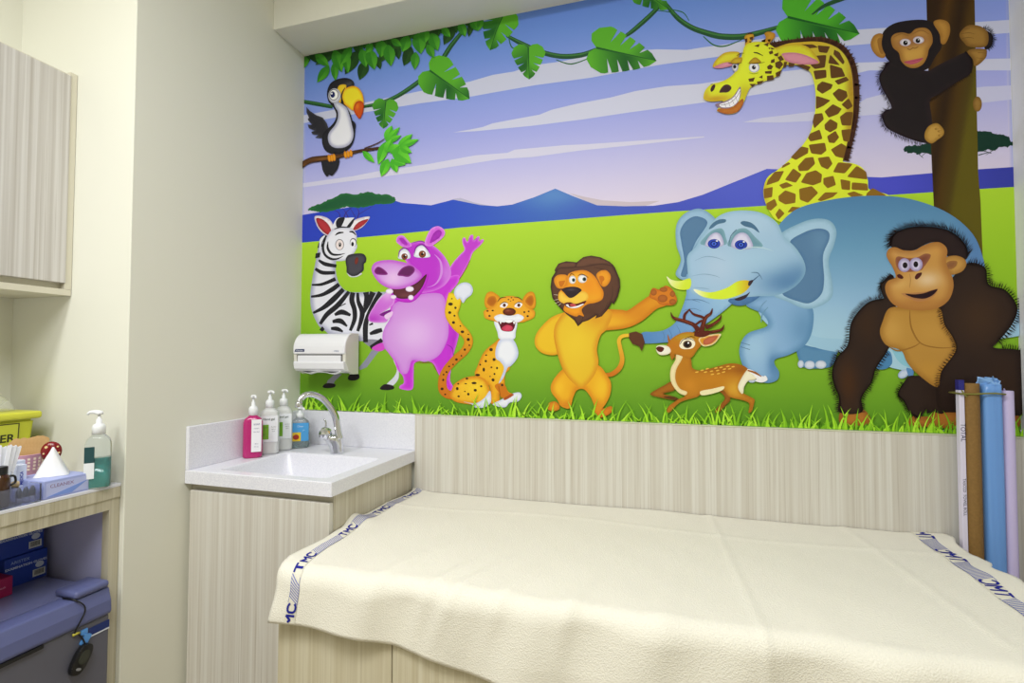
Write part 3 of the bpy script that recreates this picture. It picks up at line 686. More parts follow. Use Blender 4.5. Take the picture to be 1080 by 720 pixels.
    for i, t in enumerate(gp):
        pts = Art.parse(t); cy = sum(p[1] for p in pts) / len(pts)
        c = tuple(np.array(hexc('5c3c1c')) * (1 - min(1, max(0, (cy - 100) / 500))) + np.array(hexc('8a651c')) * min(1, max(0, (cy - 100) / 500)))
        # slightly rounded corners
        q = []
        for k in range(len(pts)):
            p0, p1, p2 = pts[k - 1], pts[k], pts[(k + 1) % len(pts)]
            q += [tuple(p1[j] * .82 + p0[j] * .18 for j in (0, 1)), tuple(p1[j] * .95 + (p0[j] + p2[j]) * .025 for j in (0, 1)), tuple(p1[j] * .82 + p2[j] * .18 for j in (0, 1))]
        a.shape(a.px(q), c, same=(i > 0))
    a.V(740, 0, 5.684)
    a.P('400,290 440,292 500,275 580,270 640,292 688,345 702,385 640,388 540,380 470,350 430,330', 'd8d430', edge=('b88a20', 3, .7), grid=2); a.P('478,328 560,322 640,344 700,380 640,393 560,388 500,368', 'd890a4', edge=('b86880', 2, .7), grid=2)
    a.V(735, 30, 7.2)
    a.P('120,302 138,252 200,196 270,182 322,192 302,242 240,268 180,285', 'dcd630', edge=('c09020', 3, .8), grid=2); a.P('128,300 190,272 240,264 275,285 205,305 150,310', 'e098ac', edge=('b06070', 2, .5), grid=2)
    a.P('358,75 380,48 420,48 432,78 412,100 418,140 366,140 365,102', 'd4a42c', edge=('a06c18', 2, .6)); a.P('510,48 540,32 585,44 590,72 560,105 540,130 485,118 520,80', 'd0982c', edge=('a06c18', 2, .6))
    for t in ('362,88 380,82 382,108 366,120', '398,75 425,70 420,95 400,92', '395,105 412,108 400,125', '490,98 520,88 515,112 490,112', '532,92 560,90 545,115', '362,60 400,38 430,50 400,52'): a.P(t, '4a2c18', smooth=False, same=True)
    a.P('48,530 62,476 108,430 170,415 235,385 290,335 325,262 345,190 366,135 430,110 520,115 590,158 650,220 664,270 632,330 590,378 500,412 415,448 385,490 350,575 305,640 235,657 180,642 150,626 200,560 110,562 62,550', 'dfe82e', grid=2, edge=('cfc028', 3, .6),
        blobs=((130, 550, 100, 30, 'c08420', .9), (60, 520, 30, 40, 'c89428', .7), (380, 300, 100, 100, 'e4ee38', .6), (640, 250, 40, 60, 'c8a828', .6), (360, 500, 40, 60, 'b8a022', .6)))
    a.P('150,626 200,608 270,602 318,560 345,540 350,578 308,638 240,656 190,648', 'c07428', edge=('9a4c20', 2, .7), grid=2)
    a.P('140,580 200,562 270,525 322,452 332,470 328,525 300,580 240,612 185,612 150,600', '8c7488', smooth=True)
    a.P('172,582 232,560 285,520 322,465 326,500 312,555 270,596 220,606 182,602', 'f2f0f8')
    for t in ('205,570,2 220,604,2', '235,560,2 250,598,2', '262,540,2 282,585,2', '288,518,2 306,560,2', '178,588,3 250,572,3 305,520,3 326,480,3'): a.S(t, '4c2c40', sub=2)
    a.P('102,465 120,435 138,436 130,470 108,488', '3c2224'); a.P('168,490 200,440 240,434 261,460 235,490 195,493', '3c2628', edge=('6a4430', 1.2, .6), grid=1.5)
    a.E(288, 302, 25, 34, 'e8e8f0', edge=('8c8c98', 2, .8), grid=1.5); a.E(285, 298, 12, 15, '26222a'); a.P('256,272 280,235 338,228 330,272', 'caa824', edge=('a0781c', 2, .7), grid=1.5)
    a.E(433, 304, 41, 39, 'b0b0bc'); a.E(431, 304, 34, 33, 'ececf4'); a.E(430, 303, 15, 16, '26222a'); a.E(436, 297, 4, 4, 'ffffff'); a.P('394,274 420,236 450,230 484,268', 'c09a24', edge=('96701c', 2, .7), grid=1.5)
    for t in ('235,268,3 290,277,6 338,268,3', '385,274,3 440,275,6 512,264,2', '302,216,3 328,198,6 357,196,3', '428,190,7 460,196,9 500,216,3', '395,345,2 430,352,3 465,345,2', '100,432,2 118,428,3'): a.S(t, '2c2418')
    cs = ['388,390 438,380 426,410 395,412', '396,428 446,428 418,452', '452,412 504,402 490,424 460,432', '468,378 496,362 494,388', '530,298 552,280 577,295 562,320 535,318', '513,334 567,328 562,352 516,350', '528,368 576,362 582,396 530,406',
          '590,268 630,252 652,280 625,318 594,302', '594,345 642,322 625,368 600,377', '608,228 638,212 657,246 628,256', '560,248 586,238 588,265 558,272', '542,186 570,174 577,198 550,206', '582,204 616,192 612,222 585,216', '502,130 542,116 536,146', '432,140 476,126 465,150', '658,262 682,262 672,300 652,306', '694,266 738,276 732,296 690,300', '560,150 590,165 560,170', '538,158 556,150 552,168', '745,285 800,280 860,300 840,330']
    for t in cs: a.P(t, '5a3c1a', smooth=False, same=(t != cs[0]))
    a.build('printed_giraffe', M_, 'printed yellow giraffe with brown patches')
    # ---------------- elephant
    a = Art('printed_giraffe', 'printed_tree_trunk'); a.V(0, 0, 1)
    a.P('812,250 830,228 850,217 890,209 930,207 965,212 1000,226 1025,248 1036,275 1040,300 1052,312 1078,332 1078,352 1040,360 990,380 950,390 900,372 860,368 830,355 800,330 800,270', '7aaac8', grid=3.5, lg=[((900, 205), '4f80ac'), ((900, 260), '6a9cc0'), ((900, 320), '90b8da'), ((900, 372), 'a9cfe2')], blobs=((1030, 270, 14, 50, '4a70b0', .6), (870, 350, 30, 30, 'a8cde4', .5)))
    a.V(690, 200, 3.4286)
    a.P('516,560 580,570 655,575 656,600 640,636 600,645 540,642 520,612', '5c8cb4', edge=('4474a4', 3, .6), grid=2)
    for x, y, rx, ry in ((528, 630, 11, 14), (560, 633, 19, 15), (600, 632, 20, 15)): a.E(x, y, rx, ry, 'd6dcea', edge=('9cb0c8', 1.5, .8), grid=1.5)
    a.P('545,520 600,535 700,545 690,585 620,580 560,560', '9cc4de')
    a.V(860, 220, 3.2727)
    a.P('200,500 250,490 262,530 240,552 205,548', '4c84b4'); a.P('262,480 300,500 330,545 300,540 275,515', '8cc4d8'); a.E(300, 570, 20, 14, 'c8d4ea', rot=-30, edge=('8ca4cc', 1.2, .8), grid=1.5); a.P('310,550 335,560 325,590', '5c8cc0')
    a.V(690, 200, 3.4286)
    a.P('330,415 400,375 480,375 565,420 571,500 545,560 490,595 438,612 434,632 450,660 442,688 405,698 355,685 330,660 308,600 312,555 340,518 408,492 390,450', '88b0d8', grid=2.5, edge=('5484ae', 6, .7), blobs=((360, 570, 60, 70, 'a8cce6', .7), (545, 500, 50, 70, '5686b0', .6), (430, 640, 20, 50, '4a76aa', .7)))
    a.S('385,480,2 390,450,5 410,425,2', '6c98b8'); a.S('310,552,2 345,562,2', '4c6c8c'); a.S('312,568,2 345,578,2', '4c6c8c')
    for x, y, rx, ry in ((352, 688, 14, 9), (385, 684, 20, 13)): a.E(x, y, rx, ry, 'd6dcea', edge=('9cb0c8', 1.5, .8), grid=1.5)
    a.P('78,300 96,255 80,200 80,130 110,88 160,70 200,88 222,118 190,160 130,240 132,305 110,327 85,318', '98bcda', edge=('6890b0', 3, .6), grid=2.5)
    a.P('94,150 118,112 155,98 192,122 150,190 128,250 124,308 96,312 108,260 98,195', '587ea4', edge=('48709a', 2, .6), grid=2.5)
    a.P('455,165 520,125 580,107 632,114 656,150 648,200 628,260 642,340 638,392 590,424 540,430 480,405 430,380 480,330 530,290 500,215', 'a6c9e2', edge=('7aa4bc', 4, .7), grid=2.5)
    a.P('488,192 540,156 590,142 626,152 630,182 608,240 612,325 602,378 562,410 520,405 462,378 500,340 540,290 528,240', '5a80a6', edge=('4a729c', 3, .7), grid=2.5, blobs=((600, 190, 30, 40, '6890b4', .7),))
    a.P('130,300 116,380 100,430 78,478 40,506 0,514 -32,514 -48,522 -46,550 -30,556 30,553 90,545 150,508 220,462 285,408 305,370', '7ea8d6', grid=2.5, lg=[((220, 380), '98c0e0'), ((120, 450), '7ca6d6'), ((-40, 535), '5484be')], edge=('5c8cb8', 3, .5))
    for t in ('110,400,1 160,398,3 200,412,1', '98,440,1 140,430,2 170,440,1', '30,512,1 36,530,2 32,550,1', '52,505,1 62,525,2 60,545,1', '80,490,1 92,512,2 92,535,1'): a.S(t, '587ca4')
    a.P('268,398 330,380 385,378 360,402 320,419 285,416', '507aac', edge=('3e6696', 2, .7))
    a.P('120,290 120,240 150,208 166,178 215,112 262,84 330,77 392,88 442,122 466,168 512,215 542,268 540,312 502,355 442,382 372,386 300,392 250,396 180,390 132,370 125,330', 'a2c3e0', grid=2.5, edge=('88b2ca', 4, .6),
        blobs=((480, 330, 90, 55, '4f7cac', .85), (520, 300, 40, 40, '5884b0', .5), (240, 280, 60, 60, 'b8cce4', .7), (330, 120, 120, 50, 'b8d3ea', .6), (370, 260, 120, 50, 'acd0e8', .5)))
    a.P('45,315 62,326 92,331 130,322 128,358 92,362 62,348', 'd8ea38', lg=[((45, 315), 'f4f4d0'), ((110, 345), 'd4e83a')], grid=2)
    a.P('143,360 200,372 260,356 300,332 338,329 347,345 318,376 255,396 195,393 160,380', 'd8ea38', lg=[((145, 362), 'f6f6d8'), ((200, 380), 'd8ec38'), ((290, 365), 'd8ec38'), ((340, 345), 'd8b428')], grid=2)
    a.P('290,396 330,380 345,370 330,392 305,402', '3a2c34')
    a.V(700, 210, 6)
    a.P('236,290 262,238 312,198 368,190 390,240 386,292', '6c98aa', grid=2, edge=('8cb4c2', 3, .6)); a.P('260,288 288,236 328,213 362,232 378,292 325,306 280,304', 'dcdaf2', edge=('9a98c0', 3, .7), grid=2)
    a.P('413,302 426,240 462,196 520,190 572,238 618,306', '6c98aa', grid=2, edge=('8cb4c2', 3, .6)); a.P('426,302 446,240 488,214 532,232 562,306 495,322', 'dcdaf2', edge=('9a98c0', 3, .7), grid=2)
    for x, y in ((317, 285), (487, 291)):
        a.E(x, y, 40, 30, '3450c8', edge=('1c2c88', 2, .8), grid=1.5); a.E(x, y, 24, 19, '1c2a78'); a.E(x, y, 15, 12, '4468dc'); a.E(x, y, 6, 6, '101840'); a.E(x + 18, y - 18, 7, 4, 'ffffff')
    a.P('284,192 308,156 350,132 390,132 386,150 340,162 308,184', '4c7292'); a.P('484,155 500,142 545,150 580,176 603,216 560,188 510,174', '4c7292')
    for t, c in (('195,392,1 260,366,3 320,370,3 390,392,1', '7f9fbc'), ('170,490,1 250,476,3 320,486,3 352,498,1', '7f9fbc'), ('185,560,1 250,565,3 290,572,1', '7f9fbc'), ('480,326,2 540,308,5 620,310,5 692,332,1', 'c4e0e8'), ('552,466,3 594,470,6 622,512,2', '56789c'), ('532,545,5 566,514,7 604,482,2', '46648c'), ('410,300,2 422,238,4 458,196,4', '3c5874'), ('130,632,1 190,640,3 230,655,1', '587ca4'), ('600,712,2 620,670,4 650,640,2', '6c98b8')): a.S(t, c)
    a.P('538,520 565,515 545,548 532,545', '3c2c34')
    a.build('printed_elephant', M_, 'printed blue elephant with yellow tusks')
    # ---------------- chimpanzee
    a = Art('printed_tree_trunk'); a.V(900, 0, 4); kf = '1e171a'; sk = 'bd8c3e'
    a.E(522, 440, 19, 32, '9c7636', edge=('6c4c1c', 2, .7), grid=2)
    a.P('545,125 585,150 580,195 555,210 548,170', kf); a.fur('548,118 575,130 588,160 584,190 565,208', kf, 9, w=2, step=3, seed=4)
    a.P('150,262 128,290 108,325 118,370 140,410 160,455 130,470 122,500 140,540 190,568 240,588 290,602 335,600 330,500 322,425 360,400 430,352 492,312 500,262 482,222 430,240 350,280 312,300 250,285', kf, edge=('2c2022', 4, .7), grid=3)
    a.fur('150,262 128,290 108,325 118,370 140,410 160,455', '2c1c2c', 12, ang=150, w=2, step=3.2, seed=6); a.fur('150,462 124,480 122,500 140,540 190,568 240,588 290,602', '2c1c2c', 12, ang=160, w=2, step=3.2, seed=7)
    a.fur('322,425 360,400 430,352 492,312', kf, 6, ang=200, w=2, step=3, seed=8); a.fur('470,222 492,240 500,262 492,312', kf, 10, ang=180, w=2, step=3, seed=9)
    a.P('300,562 318,532 352,521 378,545 379,570 352,592 328,606 303,590', 'c29848', edge=('8c6424', 3, .7), grid=2)
    for x, y in ((350, 545), (362, 555), (364, 572)): a.E(x, y, 9, 5, 'd8b060', edge=('8c6424', 1, .8), grid=1.5)
    a.V(910, 10, 7.2)
    a.P('735,180 780,132 830,120 900,135 946,180 946,262 900,292 800,284 762,250 735,215', 'a07836', edge=('6c4a1c', 4, .7), grid=2)
    for t in ('740,190,3 800,180,4 850,190,2', '745,225,3 800,215,4 840,222,2', '770,150,3 810,148,4'): a.S(t, '6c4c20')
    a.P('790,322 850,300 930,306 938,340 928,372 885,415 845,432 830,380', 'aa803a', edge=('6c4a1c', 4, .7), grid=2); a.S('870,330,3 930,335,2', '6c4c20'); a.S('860,370,3 915,375,2', '6c4c20')
    a.V(900, 0, 4)
    a.P('118,180 126,135 168,102 230,88 300,86 342,104 368,148 371,200 345,240 312,292 262,300 205,288 152,262 126,222', kf)
    a.P('72,182 88,150 122,146 132,200 132,242 105,242 80,216', sk, edge=('8c5c24', 4, .7), grid=2); a.P('336,98 365,84 400,98 406,138 388,184 368,184 362,145', sk, edge=('8c5c24', 4, .6), grid=2)
    a.P('100,170 125,165 128,220 112,225', '96682c'); a.P('118,185 128,140 150,118 145,200 160,255 130,225', kf)
    a.V(910, 10, 7.2)
    a.P('212,225 240,188 300,178 354,188 400,150 470,143 515,178 527,250 498,308 486,362 452,420 392,448 332,436 288,392 270,332 226,290', 'c29044', edge=('94642c', 5, .8), grid=2, blobs=((380, 340, 90, 50, 'd0a24c', .8), (320, 255, 60, 34, '8a5a40', .7), (420, 237, 60, 34, '8a5a40', .7)))
    a.S('230,215,4 290,188,7 345,205,4', '8a6230'); a.S('375,190,4 440,162,7 500,190,4', '8a6230')
    a.E(320, 254, 42, 28, 'ece8f2', edge=('a898a8', 2, .7), grid=1.5); a.E(321, 257, 18, 18, '181418'); a.E(326, 250, 4, 4, 'ffffff')
    a.E(420, 236, 42, 28, 'ece8f2', edge=('a898a8', 2, .7), grid=1.5); a.E(415, 240, 18, 18, '181418'); a.E(420, 233, 4, 4, 'ffffff')
    a.S('335,300,4 355,308,5 375,296,5 395,298,5 418,284,4', '6c4420')
    a.P('310,402 370,386 420,376 456,372 425,402 372,420 335,414', 'c65c74', edge=('a04458', 1.6, .6), grid=1.5); a.S('312,402,2 375,398,3 455,374,2', '803040')
    a.build('printed_chimpanzee', M_, 'printed black chimpanzee clinging to the tree trunk')
    # ---------------- gorilla
    a = Art('printed_elephant', 'printed_tree_trunk'); a.V(860, 220, 3.2727); gk = '2f211b'
    a.V(860, 400, 6.75)
    for t in ('165,240 220,225 330,213 372,250 384,295 330,330 180,320', '655,268 730,262 812,268 815,330 670,332', '845,215 920,208 1080,212 1200,215 1400,215 1400,350 840,335'): a.P(t, 'b0702c', edge=('7a4a1c', 5, .6), grid=3)
    a.V(860, 220, 3.2727)
    a.P('262,232 232,250 220,272 235,310 262,320 300,300', gk); a.fur('262,232 232,250 220,272 235,310 255,320', gk, 10, ang=160, w=2, step=3, seed=11)
    a.P('268,312 225,312 182,322 145,355 118,400 108,470 70,515 54,565 62,610 78,650 80,702 156,702 156,650 190,600 206,550 245,490 275,420', gk, grid=3, edge=('241814', 4, .8), blobs=((110, 600, 26, 70, '4a2c14', .8), (175, 400, 30, 60, '3e2818', .7)))
    a.fur('225,312 182,322 145,355 118,400 108,470 70,515 54,565 62,610 78,650 80,702', gk, 11, ang=170, w=2, step=3, seed=12); a.fur('156,700 156,650 190,600 206,550 245,490', gk, 9, ang=180, w=2, step=3, seed=13)
    a.P('300,600 330,575 420,600 440,700 400,700 380,705 378,690 352,722 320,700 300,662 280,640', gk, grid=3, edge=('241814', 4, .8)); a.fur('355,722 320,700 300,662 280,640 300,600', gk, 8, ang=0, w=2, step=3, seed=14)
    a.P('415,335 460,250 520,190 580,205 592,262 650,282 690,340 672,400 622,462 612,480 700,488 760,520 760,700 480,702 420,690 412,600 430,540 440,490 425,420', gk, grid=3, edge=('221612', 5, .8), blobs=((560, 380, 60, 80, '46301e', .8), (640, 600, 50, 80, '3c281a', .6)))
    a.fur('520,190 580,205 592,262 650,282 690,340 672,400 622,462', gk, 12, ang=0, w=2, step=3, seed=15); a.fur('640,478 700,486 760,520', gk, 8, w=2, step=3, seed=22)
    a.P('300,340 250,345 228,390 219,430 240,470 292,490 312,530 350,572 416,615 430,560 478,492 470,448 440,400 424,345 360,345', 'b98a3e', edge=('9a6a2a', 5, .7), grid=2.5, blobs=((260, 420, 30, 40, 'cfa050', .7), (400, 430, 50, 40, 'c89848', .6), (390, 560, 30, 30, 'c8943c', .6)))
    a.S('322,350,2 322,380,5 330,420,6 360,465,5 420,480,4 475,478,2', '9a6c2e'); a.S('245,472,2 280,490,5 330,478,5 358,462,2', '9a6c2e')
    a.fur('425,345 440,400 470,448 478,492 430,560 416,615', gk, 9, ang=170, w=2, step=3, seed=16)
    a.V(910, 230, 7.2)
    a.P('205,218 198,165 245,112 340,76 440,68 540,74 640,98 720,150 775,222 785,295 745,325 640,300 560,195 480,195 380,246 300,248 240,238', '291c1c', edge=('1c1214', 4, .6), grid=3)
    a.fur('200,215 205,160 250,108 340,74 440,66 540,74 640,98 720,150 775,222 785,300', '291c1c', 34, ang=-38, w=4, step=7, seed=17)
    a.P('585,348 618,302 690,288 752,308 775,350 748,402 692,428 655,430 625,395', 'c4944a', edge=('96652e', 4, .7), grid=2); a.P('598,378 640,332 702,330 696,368 655,392', '8c5c3a', edge=('a8763c', 2, .6), grid=2)
    a.P('170,282 190,236 240,225 300,248 380,248 440,217 510,190 572,188 618,220 630,262 620,330 642,400 668,450 676,530 642,622 562,682 450,702 320,692 232,662 180,602 160,530 182,480 240,450 215,372 190,332', 'c8944c', grid=2, edge=('a46c34', 7, .8),
        blobs=((480, 470, 70, 50, 'e4c8a0', .9), (270, 500, 50, 40, 'd8ac64', .8), (350, 270, 80, 20, 'd8b078', .8), (560, 250, 50, 40, 'd0984c', .6), (420, 640, 120, 30, 'ae7438', .7)))
    a.P('238,322 258,294 330,306 400,302 460,274 502,280 498,310 455,372 420,402 300,412 252,382', '7c4636', edge=('9c6444', 3, .8), grid=2)
    a.E(306, 360, 47, 52, 'd8d0ea', edge=('8c7ca8', 3, .8), grid=1.8); a.E(394, 355, 50, 52, 'dcd4ee', edge=('8c7ca8', 3, .8), grid=1.8)
    a.E(311, 361, 19, 23, '20181c'); a.E(392, 354, 18, 23, '20181c')
    a.P('250,436 272,428 298,450 288,464 260,456', '4c1e1a'); a.P('384,455 400,425 436,416 430,442 400,468', '4c1e1a'); a.S('345,425,2 352,470,5 345,530,3', 'a87840')
    a.P('282,575 350,570 450,562 520,545 560,540 530,592 470,625 410,635 350,615', 'a87048', edge=('c08850', 3, .7), grid=2)
    a.P('312,576 380,581 450,572 515,551 556,543 522,585 462,612 400,610 350,598', '26121a')
    a.build('printed_gorilla', M_, 'printed dark brown gorilla leaning on its knuckles')
    # ---------------- lion
    a = Art('printed_elephant', 'printed_cheetah'); a.V(560, 250, 4.235)
    a.S('325,612,12 360,612,20 395,585,22 408,545,20 398,490,18 394,460,17 410,442,16 445,438,14', 'dd9024', lg=[((360, 612), 'c8701c'), ((405, 560), 'dc9428'), ((400, 440), 'e8ba34')])
    a.P('438,428 470,421 498,434 509,470 495,510 484,488 470,482 455,478 438,452', '5c3622', smooth=False)
    a.V(540, 350, 6.547)
    a.P('250,512 262,486 300,478 326,498 330,530 290,545 255,535', 'dc8c20', edge=('b8641a', 3, .7), grid=2); a.P('560,530 600,520 640,525 685,510 695,540 665,570 610,590 575,570', 'd88020', edge=('b8641a', 3, .7), grid=2)
    a.P('365,250 310,300 273,362 276,415 318,470 340,510 400,525 425,450 452,400 500,395 540,440 560,480 590,548 645,500 680,425 684,350 652,290 600,230 480,200', 'e8ac24', grid=2, edge=('d4841c', 6, .8), blobs=((330, 380, 40, 60, 'f0c030', .7), (620, 380, 50, 80, 'f0c430', .7), (470, 390, 60, 40, 'd88a1c', .6), (380, 500, 40, 30, 'c8701c', .7), (590, 500, 40, 40, 'cc761c', .6)))
    a.V(560, 250, 4.235)
    a.P('165,335 95,358 42,408 20,450 24,490 58,520 112,526 130,500 120,440 140,380', 'e8bc28', edge=('d88c1c', 4, .7), grid=2)
    a.P('300,330 400,325 432,328 480,296 530,262 575,235 605,300 560,322 500,372 440,402 370,414 310,408', 'dd9422', edge=('c87418', 5, .8), grid=2, blobs=((350, 380, 80, 30, 'eab42c', .8), (480, 340, 50, 30, 'd48420', .6)))
    a.P('165,328 115,382 104,440 120,520 150,600 185,645 230,672 282,620 303,560 296,500 312,440 340,408 360,330 250,320', 'e2b82c', grid=2.5, edge=('d48c20', 6, .85), blobs=((200, 470, 80, 120, 'ebca34', .7), (300, 360, 60, 50, 'd88a20', .6)))
    a.S('106,440,2 122,520,4 150,598,4 190,650,1', 'd08a1e')
    a.P('532,250 545,228 575,235 600,218 625,228 640,248 652,280 640,302 610,306 575,300 560,285 530,270', 'd47c20', edge=('b8601c', 3, .8), grid=2)
    for x, y, rx, ry in ((548, 248, 14, 14), (592, 235, 18, 11), (632, 255, 12, 13), (632, 290, 15, 13), (588, 275, 22, 17)): a.E(x, y, rx, ry, 'b06428', edge=('94501c', 1.5, .8), grid=1.5)
    a.V(560, 260, 7.2)
    a.P('182,182 212,132 270,114 350,122 400,82 460,71 530,84 600,118 638,158 652,192 676,250 679,310 660,382 630,438 616,425 582,482 540,530 490,547 500,522 440,560 395,575 360,607 330,560 270,512 210,452 165,390 152,310 160,240 190,192', '5c3c2c', smooth=False, edge=('2c1a16', 2.5, .8), grid=2, blobs=((520, 250, 80, 80, '6c4a34', .6), (460, 500, 60, 30, '50301f', .5)))
    a.P('184,180 215,134 270,117 348,125 340,160 280,168 225,170 195,190', '6a4634', edge=('2c1a16', 1.6, .8), grid=2); a.P('346,162 352,124 402,84 460,74 530,86 600,120 636,158 590,146 520,140 440,152', '6a4634', edge=('2c1a16', 1.6, .8), grid=2)
    for t in ('585,420,2 560,480,3 500,530,1', '620,300,2 618,380,4 580,460,1', '390,470,2 400,530,4 370,590,1', '480,160,2 560,180,4 620,230,2'): a.S(t, '3c261c')
    a.P('178,262 194,226 230,214 278,224 274,288 240,320 200,312', 'ea9c24', edge=('c8741a', 3, .7), grid=1.8); a.P('215,270 240,262 262,262 245,300 225,305', 'c87018')
    a.P('498,216 530,186 575,184 606,220 602,265 572,302 540,302 512,255', 'ea9c24', edge=('c8741a', 3, .7), grid=1.8); a.P('520,232 548,226 560,250 545,270 540,295', 'c87018')
    a.P('272,262 285,214 330,190 400,181 450,198 496,240 530,300 553,350 542,402 490,428 430,440 388,480 405,530 370,520 345,532 290,512 250,482 258,440 225,420 210,385 215,350 240,322 268,292', 'ec9a20', grid=1.8, edge=('cf7618', 3.5, .7), blobs=((330, 230, 60, 40, 'f2b430', .8), (440, 290, 40, 50, 'e88a1c', .5), (470, 390, 70, 30, 'e8a828', .5)))
    a.P('212,372 232,342 290,384 385,340 432,360 434,400 392,432 340,440 290,425 250,432 215,408', 'f2c848', edge=('e0a430', 2.5, .7), grid=1.8)
    a.P('236,326 290,308 350,309 387,330 370,352 325,386 290,388 255,352', '2e2228', blobs=((310, 325, 30, 8, '6a6068', .7),), grid=1.8, edge=('1c1418', 1, .5))
    a.P('258,432 300,424 345,436 420,412 402,442 352,468 300,468 268,456', '541c20'); a.P('268,446 285,440 300,460 350,452 395,436 400,442 352,466 300,466', 'f2eef2'); a.P('300,440 330,435 345,452 310,456', 'c04a50')
    for t in ('178,365,2 208,370,2', '180,408,2 210,402,2', '188,432,2 218,420,2', '210,450,2 232,432,2'): a.S(t, 'f4e8d0', sub=2)
    a.E(318, 254, 27, 31, 'f4f2f2', edge=('b0a8a8', 1.4, .7), grid=1.4); a.E(326, 256, 12, 14, '3c5c58'); a.E(327, 256, 7, 9, '18181a'); a.E(393, 248, 34, 31, 'f4f2f2', edge=('b0a8a8', 1.4, .7), grid=1.4); a.E(408, 250, 14, 15, '3c5c58'); a.E(409, 250, 9, 10, '18181a')
    for t in ('292,235,2 310,208,5 335,222,2', '358,225,2 385,212,6 420,225,5 438,240,2'): a.S(t, '3c2418')
    a.build('printed_lion', M_, 'printed yellow lion with brown mane')
    # ---------------- deer
    a = Art('printed_elephant', 'printed_lion'); a.V(650, 310, 5.541); db = 'b9761e'
    a.P('322,512 280,532 205,575 210,592 290,610 340,618 362,612 330,596 275,580 340,560', 'a4651c', edge=('7c4814', 2, .7), grid=1.8); a.P('275,600 330,596 365,612 345,620', '5c3814')
    a.P('580,560 610,575 632,610 590,660 575,685 595,690 640,645 665,612 640,570', '9c5c1c', edge=('7c4814', 2, .6), grid=1.8)
    a.P('300,235 320,380 358,350 430,370 445,432 500,445 580,425 660,405 725,412 770,440 765,470 735,500 715,540 735,575 800,610 803,630 790,680 770,690 775,640 740,620 660,600 620,560 560,575 490,588 470,600 400,620 360,640 310,690 295,680 310,650 360,615 400,590 340,545 318,500 318,440 345,380', 'bb7a20', grid=2, edge=('9c5c18', 3, .6), blobs=((690, 550, 50, 50, 'dcaa38', .8), (430, 530, 40, 40, 'd08a28', .7), (600, 440, 100, 20, '9c5818', .7), (560, 500, 80, 30, 'c88420', .6), (730, 440, 40, 30, '8c4c18', .6)))
    a.P('352,350 388,352 380,385 350,440 345,500 370,550 412,570 400,590 360,572 325,525 314,480 320,430 345,385', 'eee0b0', edge=('d8c080', 2, .6), grid=1.8)
    a.P('492,566 560,552 625,538 620,558 570,578 500,590', 'f0e4b4'); a.P('755,450 775,445 800,470 835,485 800,500 770,505 745,540 740,575 728,580 710,550 716,515', 'f2ecd0', edge=('d8cca0', 1.5, .6), grid=1.8)
    a.P('762,440 800,448 850,480 868,475 880,500 850,515 810,508 815,490', 'f0eef0'); a.S('765,445,8 810,460,12 845,482,4', '9c5c1c')
    a.P('300,290 330,255 380,228 430,222 475,232 510,250 500,290 470,330 430,375 360,355 320,350 300,335 285,320', 'bd7a1e', grid=1.8, edge=('a0641a', 2, .5), blobs=((400, 250, 60, 20, 'b89a28', .8), (330, 310, 40, 30, 'c07420', .6)))
    a.P('232,320 240,302 275,298 308,310 318,335 300,352 260,356 240,342', 'f0ecdc', edge=('d8c8a0', 1.4, .6), grid=1.6); a.P('232,318 250,306 278,315 270,335 250,338', '5c241c')
    a.P('480,262 530,242 605,232 600,255 570,290 530,305 500,300', 'd89428', edge=('f0e8c0', 1.6, .9), grid=1.6); a.P('510,270 545,250 590,245 575,270 545,292 510,295', 'c46a48', edge=('a04c34', 1.5, .6), grid=1.6)
    a.P('368,300 380,270 410,258 445,262 460,290 445,315 410,322 380,318', 'f4ecd0'); a.E(415, 294, 26, 22, '58402c'); a.E(413, 295, 16, 15, '1c1412'); a.E(420, 286, 5, 5, 'ffffff'); a.S('372,295,3 390,268,4 430,262,4 455,275,2', '3c2414'); a.S('400,262,2 435,248,4 462,258,2', '4c2c14')
    ab = '5c2418'
    for t in ('318,108,3 335,140,12 400,160,16 450,180,18 480,215,26', '395,150,12 400,120,12 430,88,4', '425,90,6 450,118,10 500,135,12 520,150,12', '560,85,3 550,115,12 520,140,16 500,200,22 490,230,22', '612,122,3 600,150,12 560,180,14 520,195,20', '628,180,3 612,208,12 560,222,14 510,225,16', '455,185,8 490,160,10 510,155,8', '455,232,20 500,236,26 540,230,14'): a.S(' '.join('%s,%s,%.1f' % (q.split(',')[0], q.split(',')[1], float(q.split(',')[2]) * 1.3) for q in t.split()), ab)
    for t in ('340,140,3 400,158,4 445,178,3', '545,120,3 520,145,4 505,190,3', '560,182,3 600,155,3', '560,220,3 605,208,3'): a.S(t, '944828')
    for x, y in ((470, 455), (500, 445), (530, 436), (555, 450), (520, 455), (580, 432), (590, 446), (610, 428), (630, 438), (650, 422), (625, 455), (560, 468), (595, 464), (680, 424), (660, 436)): a.E(x, y, 11, 4, 'e8b848', rot=-12, n=8, same=(x != 470))
    a.build('printed_deer', M_, 'printed brown spotted deer with antlers')
    # ---------------- grass strip in front
    a = Art('printed_deer', 'printed_gorilla', 'printed_lion', 'printed_cheetah')
    r = random.Random(21); G0 = a.layer
    def blade(x, y0, h, lean, w, c):
        pts = []
        for sgn in (1, -1):
            seq = [(x + lean * t * t, y0 - h * t, w * (1 - t) ** .7) for t in (0, .25, .5, .75, 1)]
            q = [(p[0] + sgn * p[2] / 2, p[1]) for p in seq]
            pts += q if sgn == 1 else q[::-1]
        a.raw(pts, c)
    def base(x): return 432 + 9 * (x - 318) / 220 if x < 538 else 441.4 + (x - 538) * .034 if x < 700 else 447 + (x - 700) * .026
    cols = ['8cc828', '9cd82c', 'a8e234', '7cb824', 'b4e840']
